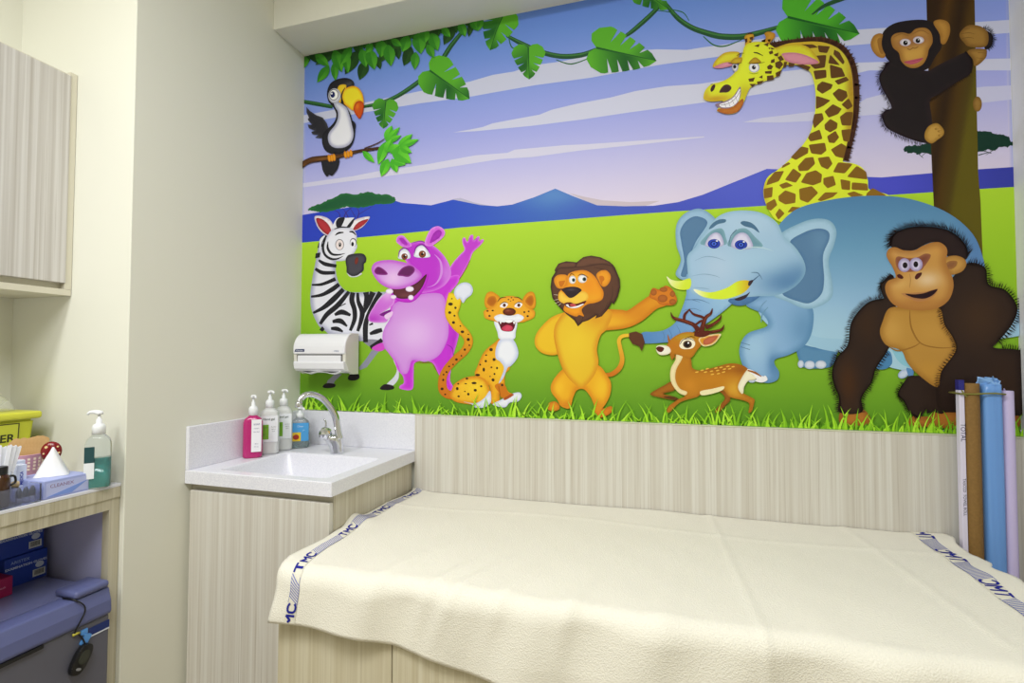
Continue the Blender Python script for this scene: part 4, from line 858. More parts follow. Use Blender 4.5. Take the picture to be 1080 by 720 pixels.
    x = 316
    while x < 1080:
        a.layer = G0 + 1; blade(x, base(x) + 3, r.uniform(4, 12), r.uniform(-6, 6), 3.2, r.choice(['5c9c1c', '6cac20', '548f1a'])); x += 2.0
    x = 318
    while x < 1080:
        a.layer = G0 + 2 + r.randrange(6)
        h = r.choice([7, 9, 11, 14, 17, 20, 23]) * r.uniform(.9, 1.15) * (0.9 if x < 480 else 1.0)
        blade(x, base(x) + 3, h + 3, r.choice([-1, 1]) * r.uniform(2, 13), r.uniform(2.2, 3.6), r.choice(cols)); x += r.uniform(1.6, 3.8)
    a.build('printed_grass', M_, 'printed bright green grass blades')
    # print sheet itself
    bm = BM(); box(bm, MX0 - .001, MX1 + .001, D - 0.0012, D - 0.0002, MZ0 - .001, MZ1 + .001)
    obj('vinyl_sheet', bm, mat('vinyl_white', 'e8e8e8', .5), M_)
build_mural()
# ------------------------------------------------------------------ wash basin unit
SOLID = mat('solid_surface', 'eeeef4', 0.28, noise=(420, 'dcdce6', .25), spec=.5)
WHITEP = mat('white_plastic', 'eceef0', 0.35)
CHROME = mat('chrome', 'd8dade', 0.09, 1.0)
def part_text(parent, name, body, size, M, col, sx=1.0, bold=0.0, **k):
    return text_obj(name, body, size, M, mat('ink_' + col, col, .5), parent, sx=sx, bold=bold, **k)

def build_sink():
    t = thing('sink_cabinet', 'pale wood-grain base cabinet under the white wash basin counter', 'cabinet', ((XL + XS) / 2, 1.47, 0))
    x1 = XS - .012; f = Y_SINK + .028
    bm = BM(); zt = .8395; yb = D - .017
    box(bm, XL + .001, XL + .017, f, yb, .09, zt); box(bm, x1 - .016, x1, f, yb, .09, zt); box(bm, XL + .017, x1 - .016, f, yb, .09, .106)
    box(bm, XL + .017, x1 - .016, yb - .008, yb, .106, zt); box(bm, XL + .017, x1 - .016, f, f + .014, .80, zt)
    obj('cabinet_body', bm, LAM_Y, t)
    bm = BM(); box(bm, XL + .02, x1 - .004, f + .04, D - .1, 0.001, .09); obj('plinth', bm, mat('plinth_dark', '6a6358', .6), t)
    bm = BM(); box(bm, XL + .014, x1 - .001, f - .019, f - .001, .095, .818, bev=.0012, seg=1); obj('door', bm, LAM_X, t)
    # worktop with a moulded basin
    t = thing('basin_counter', 'white speckled worktop with moulded wash basin and upstands in the corner', 'counter', ((XL + XS) / 2, 1.47, .84))
    z0, z1 = .8405, Z_SINK; X0, X1, Ya, Yb = XL + .001, XS, Y_SINK, D - .001
    bx0, bx1, by0, by1 = -1.335, -.932, 1.246, 1.552
    bm = BM()
    ringo = [(X0, Ya), (X1, Ya), (X1, Yb), (X0, Yb)]
    ro = [bm.verts.new((x, y, z1)) for x, y in ringo]; rb = [bm.verts.new((x, y, z0)) for x, y in ringo]
    def rr(x0, x1, y0, y1, r, z, n=5):
        out = []
        for cx, cy, a0 in ((x0 + r, y0 + r, PI), (x1 - r, y0 + r, 1.5 * PI), (x1 - r, y1 - r, 0), (x0 + r, y1 - r, .5 * PI)):
            for i in range(n + 1): a = a0 + i / n * PI / 2; out.append((cx + r * math.cos(a), cy + r * math.sin(a), z))
        return out
    n = 5
    prof = [(0, z1, .02), (.003, z1 - .003, .02), (.006, z1 - .012, .022), (.022, z1 - .085, .04), (.04, z1 - .105, .05), (.075, z1 - .112, .05)]
    rings = [[bm.verts.new(p) for p in rr(bx0 + d, bx1 - d, by0 + d, by1 - d, r, z, n)] for d, z, r in prof]
    for a, b in zip(rings[:-1], rings[1:]):
        L = len(a)
        for i in range(L):
            g = bm.faces.new((a[i], a[(i + 1) % L], b[(i + 1) % L], b[i])); g.smooth = True
    bm.faces.new(rings[-1])
    L = n + 1
    for c in range(4):      # top surface from each corner fan to outer corner
        R = rings[0][c * L:(c + 1) * L]
        for i in range(n): bm.faces.new((ro[c], R[i], R[i + 1]))
        nx = rings[0][((c + 1) * L) % (4 * L)]
        bm.faces.new((ro[c], R[-1], nx, ro[(c + 1) % 4]))
        bm.faces.new((ro[c], ro[(c + 1) % 4], rb[(c + 1) % 4], rb[c]))
    o = obj('worktop', bm, SOLID, t)
    md = o.modifiers.new('bevel', 'BEVEL'); md.width = .0025; md.segments = 2; md.limit_method = 'ANGLE'; md.angle_limit = math.radians(60)
    bm = BM(); box(bm, X0, X0 + .013, Ya + .001, Yb, z1, ZB - .002, bev=.002); obj('upstand', bm, SOLID, t)
    bm = BM(); box(bm, X0 + .013, X1, D - .014, Yb, z1, ZB - .002, bev=.002); obj('upstand', bm, SOLID, t)
    bm = BM(); lathe(bm, [(0, 0), (.022, 0), (.024, .002), (.016, .003), (.014, .001), (0, .001)], 24, Matrix.Translation((-1.13, 1.42, z1 - .1115))); obj('waste_plug', bm, CHROME, t, True)
build_sink()

def build_faucet():
    bx_, by_ = -1.136, 1.578
    t = thing('basin_faucet', 'chrome gooseneck mixer faucet with small knob on the wash basin counter', 'faucet', (bx_, by_, Z_SINK))
    bm = BM()
    M = Matrix.Translation((bx_, by_, Z_SINK))
    # tapered body leaning to the knob
    pr = [(0.0, 0, .024), (.004, 0, .024), (.012, 0, .023), (.03, -.005, .027), (.048, -.011, .032), (.060, -.014, .034), (.068, -.015, .030)]
    vs = []
    for z, dx, r in pr: vs.append([bm.verts.new((bx_ + dx + r * math.cos(a), by_ + r * .9 * math.sin(a), Z_SINK + z)) for a in [2 * PI * i / 28 for i in range(28)]])
    for a, b in zip(vs[:-1], vs[1:]):
        for i in range(28): bm.faces.new((a[i], a[(i + 1) % 28], b[(i + 1) % 28], b[i]))
    bm.faces.new(vs[0][::-1]); bm.faces.new(vs[-1])
    obj('faucet_body', bm, CHROME, t, True)
    pts = [(-1.122, 1.576, .935), (-1.127, 1.575, .955), (-1.132, 1.572, .991), (-1.137, 1.565, 1.023), (-1.147, 1.55, 1.055), (-1.164, 1.53, 1.085), (-1.183, 1.505, 1.102), (-1.200, 1.487, 1.103), (-1.209, 1.473, 1.093), (-1.212, 1.466, 1.078), (-1.213, 1.465, 1.072)]
    bm = BM(); tube(bm, pts, [.0135, .013, .0125, .012, .0115, .011, .0105, .0102, .0105, .0115, .0115], 16, sub=4); obj('spout', bm, CHROME, t, True)
    bm = BM(); lathe(bm, [(0, 0), (.0125, 0), (.0135, .004), (.0135, .016), (.012, .02), (0, .02)], 20, Matrix.Translation((-1.213, 1.465, 1.060))); obj('aerator', bm, CHROME, t, True)
    k = (-1.172, 1.558, .956)
    bm = BM(); bmesh.ops.create_icosphere(bm, subdivisions=2, radius=.0245, matrix=Matrix.Translation(k))
    o = obj('knob', bm, CHROME, t)
    bm = BM(); tube(bm, [(-1.170, 1.556, .975), (-1.167, 1.554, .996), (-1.174, 1.551, 1.010)], [.004, .003, .0022], 8, sub=3); obj('lever_pin', bm, CHROME, o, True)
    for i in range(5):
        pass
build_faucet()

def pump_bottle(name, label, x, y, z, w, dpt, h, ph, body_m, liquid_m, rz=0.0, cat='bottle', fill=1.0, spout=(.7, -.7), round_=False, group=None, headr=.004):
    t = thing(name, label, cat, (x, y, z), 0, group)
    M = Matrix.Translation((x, y, z)) @ Matrix.Rotation(rz, 4, 'Z')
    def rrect(w, d, r, n=5):
        out = []
        for cx, cy, a0 in ((w / 2 - r, d / 2 - r, 0), (-w / 2 + r, d / 2 - r, PI / 2), (-w / 2 + r, -d / 2 + r, PI), (w / 2 - r, -d / 2 + r, 1.5 * PI)):
            for i in range(n + 1): a = a0 + i / n * PI / 2; out.append((cx + r * math.cos(a), cy + r * math.sin(a)))
        return out
    def body(sc, z0, z1, shoulder):
        bm = BM(); rings = []
        zz = [(z0, .90), (z0 + .003, .98), (z0 + .008, 1), (z1 - .028, 1)] if shoulder else [(z0, .95), (z0 + .004, 1), (z1, 1)]
        if shoulder: zz += [(z1 - .016, .93), (z1 - .008, .74), (z1 - .003, .50), (z1, .40)]
        for q, s in zz:
            ww, dd = w * sc * s, dpt * sc * s
            if shoulder and s < .95:
                k = min(ww, dd); ww = max(k, ww * s)
            rings.append([bm.verts.new(M @ Vector((a, b, q))) for a, b in rrect(ww, min(dd, ww), min(ww, dd) * (.499 if round_ else .32))])
        for a, b in zip(rings[:-1], rings[1:]):
            for i in range(len(a)): bm.faces.new((a[i], a[(i + 1) % len(a)], b[(i + 1) % len(a)], b[i]))
        bm.faces.new(rings[0][::-1]); bm.faces.new(rings[-1]); return bm
    obj('bottle_body', body(1, 0, h, True), body_m, t, True)
    if liquid_m: obj('liquid', body(.92, .003, .003 + (h - .03) * fill, False), liquid_m, t, True)
    bm = BM(); r = .015 if w > .05 else .013
    lathe(bm, [(r * .8, h - .004), (r, h - .003), (r, h + ph * .28), (r * .85, h + ph * .36), (r * .45, h + ph * .42), (r * .42, h + ph * .60), (.0035, h + ph * .62), (.0035, h + ph * .84), (0, h + ph * .84)], 20, M); p = obj('pump_collar', bm, WHITEP, t, True)
    bm = BM(); sx, sy = spout; zt = h + ph * .92
    lathe(bm, [(0, zt - ph * .12), (.0085, zt - ph * .12), (.0095, zt - .003), (.007, zt + .002), (0, zt + .003)], 16, M)
    b = Matrix.Translation((x, y, z))
    tube(bm, [b @ Vector((0, 0, zt - .002)), b @ Vector((sx * .015, sy * .015, zt - .001)), b @ Vector((sx * .03, sy * .03, zt - .002)), b @ Vector((sx * .036, sy * .036, zt - .008))], [.006, .0052, .0042, .0035], 8, sub=2)
    obj('pump_head', bm, WHITEP, t, True)
    return t, M
def label_panel(parent, M, x0, x1, z0, z1, y, m, name='label_panel', curve=0.0):
    """thin label on a face at local y (front = -y)"""
    bm = BM(); n = 8; top = []; bot = []
    for i in range(n + 1):
        u = i / n; x = x0 + (x1 - x0) * u
        yy = y + curve * (2 * u - 1) ** 2
        top.append((x, yy, z1)); bot.append((x, yy, z0))
    for th in (0, -.0006):
        pass
    tv = [bm.verts.new(M @ Vector(p)) for p in top]; bv = [bm.verts.new(M @ Vector(p)) for p in bot]
    tv2 = [bm.verts.new(M @ Vector((p[0], p[1] - .0007, p[2]))) for p in top]; bv2 = [bm.verts.new(M @ Vector((p[0], p[1] - .0007, p[2]))) for p in bot]
    for i in range(n):
        bm.faces.new((tv2[i], tv2[i + 1], bv2[i + 1], bv2[i])); bm.faces.new((tv[i + 1], tv[i], bv[i], bv[i + 1]))
        bm.faces.new((tv[i], tv[i + 1], tv2[i + 1], tv2[i])); bm.faces.new((bv[i + 1], bv[i], bv2[i], bv2[i + 1]))
    bm.faces.new((tv[0], tv2[0], bv2[0], bv[0])); bm.faces.new((tv2[n], tv[n], bv[n], bv2[n]))
    return obj(name, bm, m, parent)
def lines_text(parent, M, rows, y, col, name='print_line'):
    for (x, z, s, txt) in rows:
        T = M @ frame_M((x, y, z), (1, 0, 0), (0, 0, 1))
        text_obj(name, txt, s, T, mat('ink_' + col, col, .5), parent, depth=.0001)

FROST = mat('frosted_plastic', 'eef0ee', .35, trans=.25, spec=.4)
CLEARB = mat('clear_plastic', 'f4fafa', .06, trans=.95, ior=1.3)
def build_bottles():
    rz = math.radians(42)
    # pink
    t, M = pump_bottle('pump_bottle', 'magenta pump soap bottle with white label beside the wash basin', -1.380, 1.433, Z_SINK + .0005, .062, .046, .152, .072, mat('magenta_plastic', 'c42a78', .18, trans=.15, spec=.6), None, rz, spout=(.75, -.5))
    label_panel(t, M, -.004, .0275, .022, .135, -.0245, mat('paper_white', 'f0eef2', .6))
    lines_text(t, M, [(.012, .118, .008, 'SOAP'), (.012, .104, .0045, 'antiseptic'), (.012, .092, .0045, 'hand wash'), (.012, .05, .004, '500 ml'), (.012, .04, .004, 'skin care')], -.0258, '5a5a8c')
    # two white bottles with green panel
    for i, (x, y, lab) in enumerate(((-1.376, 1.507, 'white pump bottle with green panel, beside the magenta bottle'), (-1.380, 1.582, 'white pump bottle with green panel, between its twin and the blue labelled bottle'))):
        t, M = pump_bottle('pump_bottle', lab, x, y, Z_SINK + .0005, .064, .044, .172, .062, FROST, mat('cream_lotion', 'eeeada', .5), math.radians(36), spout=(.8, -.35), group='white pump bottles with green panels at the basin')
        label_panel(t, M, -.031, .030, .045, .140, -.0232, mat('label_pale', 'e9ecef', .5))
        label_panel(t, M, -.031, .000, .055, .108, -.0241, mat('green_panel', '76ae2c', .5), 'green_panel')
        lines_text(t, M, [(.0, .128, .011, 'Hand gel'), (-.016, .098, .006, 'moisture'), (-.016, .088, .0045, 'aloe'), (-.016, .072, .004, '500 ml'), (.016, .1, .0042, 'directions'), (.016, .092, .0042, 'apply on'), (.016, .084, .0042, 'hands')], -.0252, '4a5a50')
    # small clear bottle with blue label
    x, y = -1.352, 1.640
    t, M = pump_bottle('pump_bottle', 'small clear bottle with blue label and orange picture in the basin corner', x, y, Z_SINK + .0005, .070, .044, .120, .038, CLEARB, mat('clear_gel', 'd8eef0', .1, trans=.8), math.radians(34), spout=(.8, -.3))
    label_panel(t, M, -.034, .034, .028, .098, -.0232, mat('label_blue', '4fa3e0', .4))
    label_panel(t, M, -.030, .006, .028, .062, -.0241, mat('label_yellow', 'e8c832', .4), 'picture_panel')
    bm = BM(); prism(bm, [(-.011 + .011 * math.cos(a), .044 + .010 * math.sin(a)) for a in [2 * PI * i / 16 for i in range(16)]], .0006, M @ frame_M((0, -.0251, 0), (1, 0, 0), (0, 0, 1))); obj('red_fruit', bm, mat('fruit_red', 'a83420', .4), t)
    lines_text(t, M, [(.004, .085, .010, 'Clean'), (.016, .07, .006, 'gel')], -.0251, 'd8ecfa')
build_bottles()

# ------------------------------------------------------------------ paper towel dispenser
def build_dispenser():
    x0, x1, y0, y1 = -1.378, -1.143, 1.626, D - .0125
    z0, z1 = 1.170, 1.330
    t = thing('paper_towel_dispenser', 'white folded paper towel dispenser mounted on the mural above the basin', 'dispenser', ((x0 + x1) / 2, D - .012, 1.25))
    Mx = frame_M((x0, 0, 0), (0, 1, 0), (0, 0, 1))   # local: x=y world, y=z world, z = +x world
    sh = mat('dispenser_white', 'e9e9ee', .35); side = mat('dispenser_side', 'dcdad0', .4)
    W = x1 - x0
    # back housing with rounded top front (side profile)
    prof = [(y1, z0 + .004), (y1, z1)] + [(y0 + .052 - .052 * math.sin(a) * 1.0, z1 - .062 + .062 * math.cos(a)) for a in [i / 8 * PI / 2 for i in range(9)]] + [(y0, z1 - .078), (y0 + .004, z1 - .082), (y1 - .03, z1 - .082), (y1 - .03, z0 + .004)]
    bm = BM(); prism(bm, prof, W, Mx); o = obj('cover', bm, sh, t)
    md = o.modifiers.new('bevel', 'BEVEL'); md.width = .003; md.segments = 2; md.limit_method = 'ANGLE'; md.angle_limit = math.radians(50)
    # side cheeks
    for nm, a, b in (('side_panel', W - .012, W + .001), ('side_panel', -.001, .012)):
        pf = [(y1, z0), (y1, z1 + .001)] + [(y0 + .055 - .050 * math.sin(q), z1 - .061 + .062 * math.cos(q)) for q in [i / 8 * PI / 2 for i in range(9)]] + [(y0 + .005, z1 - .06), (y0 + .007, z0 + .05), (y0 + .03, z0 + .012), (y0 + .055, z0)]
        bm = BM(); prism(bm, pf, b - a, Mx @ Matrix.Translation((0, 0, a))); obj(nm, bm, side, t)
    # dark slot recess and lower lip
    bm = BM(); box(bm, x0 + .012, x1 - .012, y0 + .012, y1 - .03, z1 - .112, z1 - .082); obj('slot_recess', bm, mat('slot_dark', '6a675e', .6), t)
    bm = BM(); box(bm, x0 + .018, x1 - .020, y0 + .004, y0 + .013, z1 - .110, z1 - .086, bev=.002); obj('tear_bar', bm, sh, t)
    bm = BM(); prism(bm, [(y0 + .03, z1 - .112), (y0, z1 - .109), (y0 - .002, z1 - .116), (y0 + .002, z1 - .138), (y0 + .014, z1 - .148), (y0 + .05, z1 - .15), (y0 + .05, z1 - .112)], W - .006, Mx @ Matrix.Translation((0, 0, .003))); o = obj('lower_lip', bm, sh, t)
    md = o.modifiers.new('bevel', 'BEVEL'); md.width = .002; md.segments = 2; md.limit_method = 'ANGLE'; md.angle_limit = math.radians(40)
    # towel sheet sagging out of the bottom
    bm = BM(); n = 28; rows = []
    for j in range(5):
        v = j / 4; row = []
        for i in range(n + 1):
            u = i / n; X = x0 + .022 + (W - .045) * u
            sag = .016 * math.sin(PI * u) ** .6 + .004 * math.sin(u * 9) - .006 * math.exp(-((u - .45) / .18) ** 2)
            row.append(bm.verts.new((X, y0 + .012 + .05 * v + .006 * math.sin(u * 12), z0 + .016 - sag * math.sin(PI * min(1, v + .25)) - .004 * v)))
        rows.append(row)
    for a, b in zip(rows[:-1], rows[1:]):
        for i in range(n): bm.faces.new((a[i], a[i + 1], b[i + 1], b[i]))
    o = obj('paper_towel', bm, mat('tissue', 'f4f4f6', .8), t, True); md = o.modifiers.new('solid', 'SOLIDIFY'); md.thickness = .001
    # maker's badge and small print
    bm = BM(); T = frame_M((x0 + .030, y0 - .0002, z1 - .067), (1, 0, 0), (0, 0, 1))
    prism(bm, [(-.023, -.005), (.023, -.005), (.023, .0055), (-.018, .0055)], .0008, T @ Matrix.Translation((0, 0, -.0002))); b = obj('badge', bm, mat('navy', '1c2c5c', .4), t)
    text_obj('badge_text', 'Kleenex', .0085, T @ Matrix.Translation((.001, 0, .0009)), mat('ink_white', 'e8ecf4', .5), b, depth=.0001, sx=1.1)
    text_obj('small_print', '\u00b7 MINI', .0085, frame_M((x1 - .038, y0 - .0004, z1 - .070), (1, 0, 0), (0, 0, 1)), mat('ink_slate', '5a6c94', .5), t, depth=.0001, sx=1.2)
build_dispenser()

# ------------------------------------------------------------------ day bed
XB0, XB1 = -.899, .785
def build_bed():
    t = thing('day_bed', 'built-in pale wood-grain day bed base under the cream towel', 'bed', ((XB0 + XB1) / 2, 1.37, 0))
    bm = BM(); box(bm, XB0, XB1, 1.04, D - .017, .08, .660); obj('base_box', bm, LAM_D, t)
    bm = BM(); box(bm, XB0 + .02, XB1 - .02, 1.09, D - .05, .001, .08); obj('plinth', bm, MATS['plinth_dark'], t)
    xs = [XB0 + .001, -.583, -.245, .095, .435, XB1 - .001]
    for a, b in zip(xs[:-1], xs[1:]):
        bm = BM(); box(bm, a + .0012, b - .0012, 1.021, 1.0395, .085, .655, bev=.001, seg=1); obj('door', bm, LAM_D, t)
    t = thing('bed_mattress', 'thin cream mattress pad on the day bed, hidden under the towel', 'mattress', ((XB0 + XB1) / 2, 1.37, .66))
    bm = BM(); box(bm, XB0 + .012, XB1 - .004, 1.03, D - .02, .6602, .722, bev=.018, seg=4); obj('mattress_cover', bm, mat('cream_vinyl', 'd8d2bc', .5), t, True)
build_bed()

TX0, TX1 = -.893, .772
def hem_z(x):
    X = [-.91, -.84, -.74, -.68, -.627, -.57, -.51, -.42, -.313, -.15, 0, .2, .4, .6, .8]
    Z = [.600, .605, .603, .601, .596, .590, .580, .566, .558, .553, .560, .548, .556, .545, .55]
    return float(np.interp(x, X, Z))
def _n(x, y, s): # smooth value noise from sines
    return (math.sin(x * 3.1 * s + 1.3) * math.cos(y * 4.3 * s + .7) + .6 * math.sin(x * 7.7 * s + y * 5.1 * s + 2.1) + .4 * math.cos(x * 13.1 * s - y * 9.7 * s))
def towel_pt(u, s, off=0.0):
    """u: 0..1 along the bed, s: metres from the back edge towards the front and down"""
    x = TX0 + (TX1 - TX0) * u
    yb, yf, zt, r = 1.712, 1.012, .7315, .034
    flat = yb - (yf + r)
    if s < flat:
        y, z = yb - s, zt; ny, nz = 0, 1
    elif s < flat + r * PI / 2:
        a = (s - flat) / r; y = yf + r - r * math.sin(a); z = zt - r + r * math.cos(a); ny, nz = -math.sin(a), math.cos(a)
    else:
        y = yf; z = zt - r - (s - flat - r * PI / 2); ny, nz = -1, 0
    down = max(0.0, s - flat)
    # cloth relief
    h = .0016 * _n(x, s, 1.0) + .0008 * _n(x, s * 1.5, 2.6)
    h += .0035 * math.exp(-((x - (.16 + .04 * s)) / .010) ** 2)                      # ironed fold line
    h += .0026 * math.exp(-((x - (.56 + .10 * (s - .3))) / .012) ** 2) * (1 if s < .62 else .3)
    h += .0022 * math.exp(-((s - .17 - .02 * math.sin(x * 5)) / .012) ** 2)
    # diagonal drag creases near the front edge
    for cx, sl, w, a in ((-.60, .5, .022, .006), (-.46, .8, .018, .007), (-.40, .9, .016, .006), (-.30, .7, .02, .006), (-.16, .5, .02, .006), (.02, .4, .03, .004), (.3, .3, .04, .004)):
        q = (x - cx - sl * (.62 - s) * .45) / w
        h += a * math.exp(-q * q) * math.exp(-((s - .66) / .13) ** 2)
    if down > 0: h += min(down, .06) / .06 * (.006 + .006 * math.sin(x * 17 + 1) + .005 * math.sin(x * 31 + s * 12)) + .02 * min(down / .15, 1) * (.5 + .5 * math.sin(x * 9.0 + 2.6)) * .6
    # wavy selvedge at both ends
    if u < .05:
        k = (1 - u / .05); x += k * (.007 * math.sin(s * 11 + 1.0) + .005 * math.sin(s * 27)) - k * .004
        h += k * (.004 + .020 * max(0, math.sin(s * 15 + 2.2)) ** 6) * (1 if s < flat else .3)
    if u > .94:
        k = (u - .94) / .06; x += k * (.0075 * math.sin(s * 44) + .004 * math.sin(s * 71)) + k * (.010 * (1 - s / .7)); h += k * .004 * (1 + math.sin(s * 24 + 1))
    h += off
    if y > 1.195: x = max(x, -.8975)
    return Vector((x, y + ny * (h + .001), z + nz * h))
def towel_len(x): return (1.712 - 1.046) + .034 * PI / 2 + (.7315 - .034 - hem_z(x))
def build_towel():
    m = mat('terry_cotton', 'e8e4d6', .95, spec=.1)
    nt = m.node_tree; b = nt.nodes['Principled BSDF']; b.inputs['Sheen Weight'].default_value = .15
    tc = nt.nodes.new('ShaderNodeTexCoord'); vo = nt.nodes.new('ShaderNodeTexVoronoi'); vo.inputs['Scale'].default_value = 330
    bp = nt.nodes.new('ShaderNodeBump'); bp.inputs['Strength'].default_value = .55; bp.inputs['Distance'].default_value = .0016
    nt.links.new(tc.outputs['Object'], vo.inputs['Vector']); nt.links.new(vo.outputs['Distance'], bp.inputs['Height']); nt.links.new(bp.outputs['Normal'], b.inputs['Normal'])
    t = thing('cream_towel', 'large cream terry towel with blue lettered bands spread over the day bed', 'towel', (TX0, 1.712, .7315))
    bm = BM(); nu, nv = 230, 110; G = []
    for i in range(nu + 1):
        u = i / nu; L = towel_len(TX0 + (TX1 - TX0) * u)
        G.append([bm.verts.new(towel_pt(u, L * j / nv)) for j in range(nv + 1)])
    for i in range(nu):
        for j in range(nv): bm.faces.new((G[i][j], G[i + 1][j], G[i + 1][j + 1], G[i][j + 1]))
    o = obj('towel_cloth', bm, m, t, True); md = o.modifiers.new('solid', 'SOLIDIFY'); md.thickness = .0028; md.offset = -1
    # woven blue bands: hatch threads and the letters T M C, laid in the cloth's own (along, across) coordinates
    navy = mat('woven_navy', '2b2f8c', .9, spec=.1); pale = mat('woven_pale_blue', '666eb8', .9, spec=.1); ground = mat('woven_ground', 'e0dccc', .95, spec=.1)
    W = TX1 - TX0
    def band(uc, width, first, flip, shift, nm):
        def at(a, c, off):    # a: position along the band (m from the back), c: -1..1 across
            x = uc(a) + c * width / 2 * flip
            return towel_pt((x - TX0) / W, a, off)
        L = 0
        total = towel_len(uc(.8)) - .004
        bb = BM()
        def quad(bm_, p, off):
            q = [at(a, c, off) for a, c in p]
            vs = [bm_.verts.new(v) for v in q]
            try: bm_.faces.new(vs)
            except ValueError: pass
        def strip(bm_, a0, a1, c0, c1, off, n=4):
            for k in range(n):
                s0, s1 = a0 + (a1 - a0) * k / n, a0 + (a1 - a0) * (k + 1) / n
                quad(bm_, [(s0, c0), (s1, c0), (s1, c1), (s0, c1)], off)
        s = 0.0
        base_ = BM(); N = 160
        for k in range(N): strip(base_, total * k / N, total * (k + 1) / N, -1, 1, .0012, 1)
        root = obj(nm, base_, ground, t)
        # letters, drawn as strokes in a unit cell: along 0..1, across -1..1 (up = -x side when flip = 1)
        glyph = {'T': [((0, 1), (1, 1)), ((.5, 1), (.5, -1))],
                 'M': [((0, -1), (0, 1)), ((0, 1), (.5, -.1)), ((.5, -.1), (1, 1)), ((1, 1), (1, -1))],
                 'C': [((1, .6), (.72, 1)), ((.72, 1), (.28, 1)), ((.28, 1), (0, .6)), ((0, .6), (0, -.6)), ((0, -.6), (.28, -1)), ((.28, -1), (.72, -1)), ((.72, -1), (1, -.6))]}
        lb = BM(); hb = BM()
        pitch, lw, gap = .205, .020, .008
        
        starts = []
        starts = list(first)
        occupied = []
        for st in starts:   # st = along-coordinate (from the back) where the word begins; it reads towards the back
            cur = st
            for ch in 'TMC':
                for (p0, p1) in glyph[ch]:
                    a0, c0 = cur - p0[0] * lw, -p0[1] * .8; a1, c1 = cur - p1[0] * lw, -p1[1] * .8
                    dx, dy = a1 - a0, (c1 - c0) * width / 2; l = math.hypot(dx, dy) or 1; w = .0027
                    nx, ny = -dy / l * w, dx / l * w / (width / 2)
                    n = 4
                    for k in range(n):
                        q0, q1 = k / n - .02, (k + 1) / n + .02
                        A = (a0 + dx * q0, c0 + (c1 - c0) * q0); B = (a0 + dx * q1, c0 + (c1 - c0) * q1)
                        pts = [(A[0] + nx, A[1] + ny), (B[0] + nx, B[1] + ny), (B[0] - nx, B[1] - ny), (A[0] - nx, A[1] - ny)]
                        if all(0 < a < total for a, c in pts): quad(lb, pts, .0021)
                cur -= lw + gap
            occupied.append((cur + gap - .004, st + .006))
        a = .003
        while a < total:
            if not any(o0 < a < o1 for o0, o1 in occupied):
                for k in range(4):
                    c0, c1 = -1 + k * .5, -.5 + k * .5; da = .009
                    quad(hb, [(min(total, max(0, a + da * c0)), c0), (min(total, max(0, a + da * c0 + .0022)), c0), (min(total, max(0, a + da * c1 + .0022)), c1), (min(total, max(0, a + da * c1)), c1)], .0017)
            a += .0060
        for c in (-1, .93):
            for k in range(120): 
                a0, a1 = total * k / 120, total * (k + 1) / 120
                if not any(o0 < a0 < o1 for o0, o1 in occupied): strip(hb, a0, a1, c, c + .07, .0017, 1)
        for b2, n2, m2 in ((lb, 'woven_letters', navy), (hb, 'woven_hatching', pale)):
            o2 = obj(n2, b2, m2, root)
            o2.parent = root; o2.matrix_parent_inverse = Matrix.Identity(4) if False else root.matrix_world.inverted()
    def ucL(a): # metres
        return float(np.interp(a, [0, .15, .28, .4, .5, .57, .64, .70, .73, .78, .84], [-.866, -.868, -.866, -.860, -.857, -.856, -.846, -.832, -.828, -.834, -.840]))
    def ucR(a): return float(np.interp(a, [0, .2, .37, .5, .7, .85], [.716, .712, .708, .704, .70, .70]))
    band(ucL, .026, (.838, .700, .495, .300, .115), 1, 0, 'lettered_band')
    band(ucR, .036, (.80, .60, .40, .21, .05), -1, 0, 'lettered_band')
build_towel()

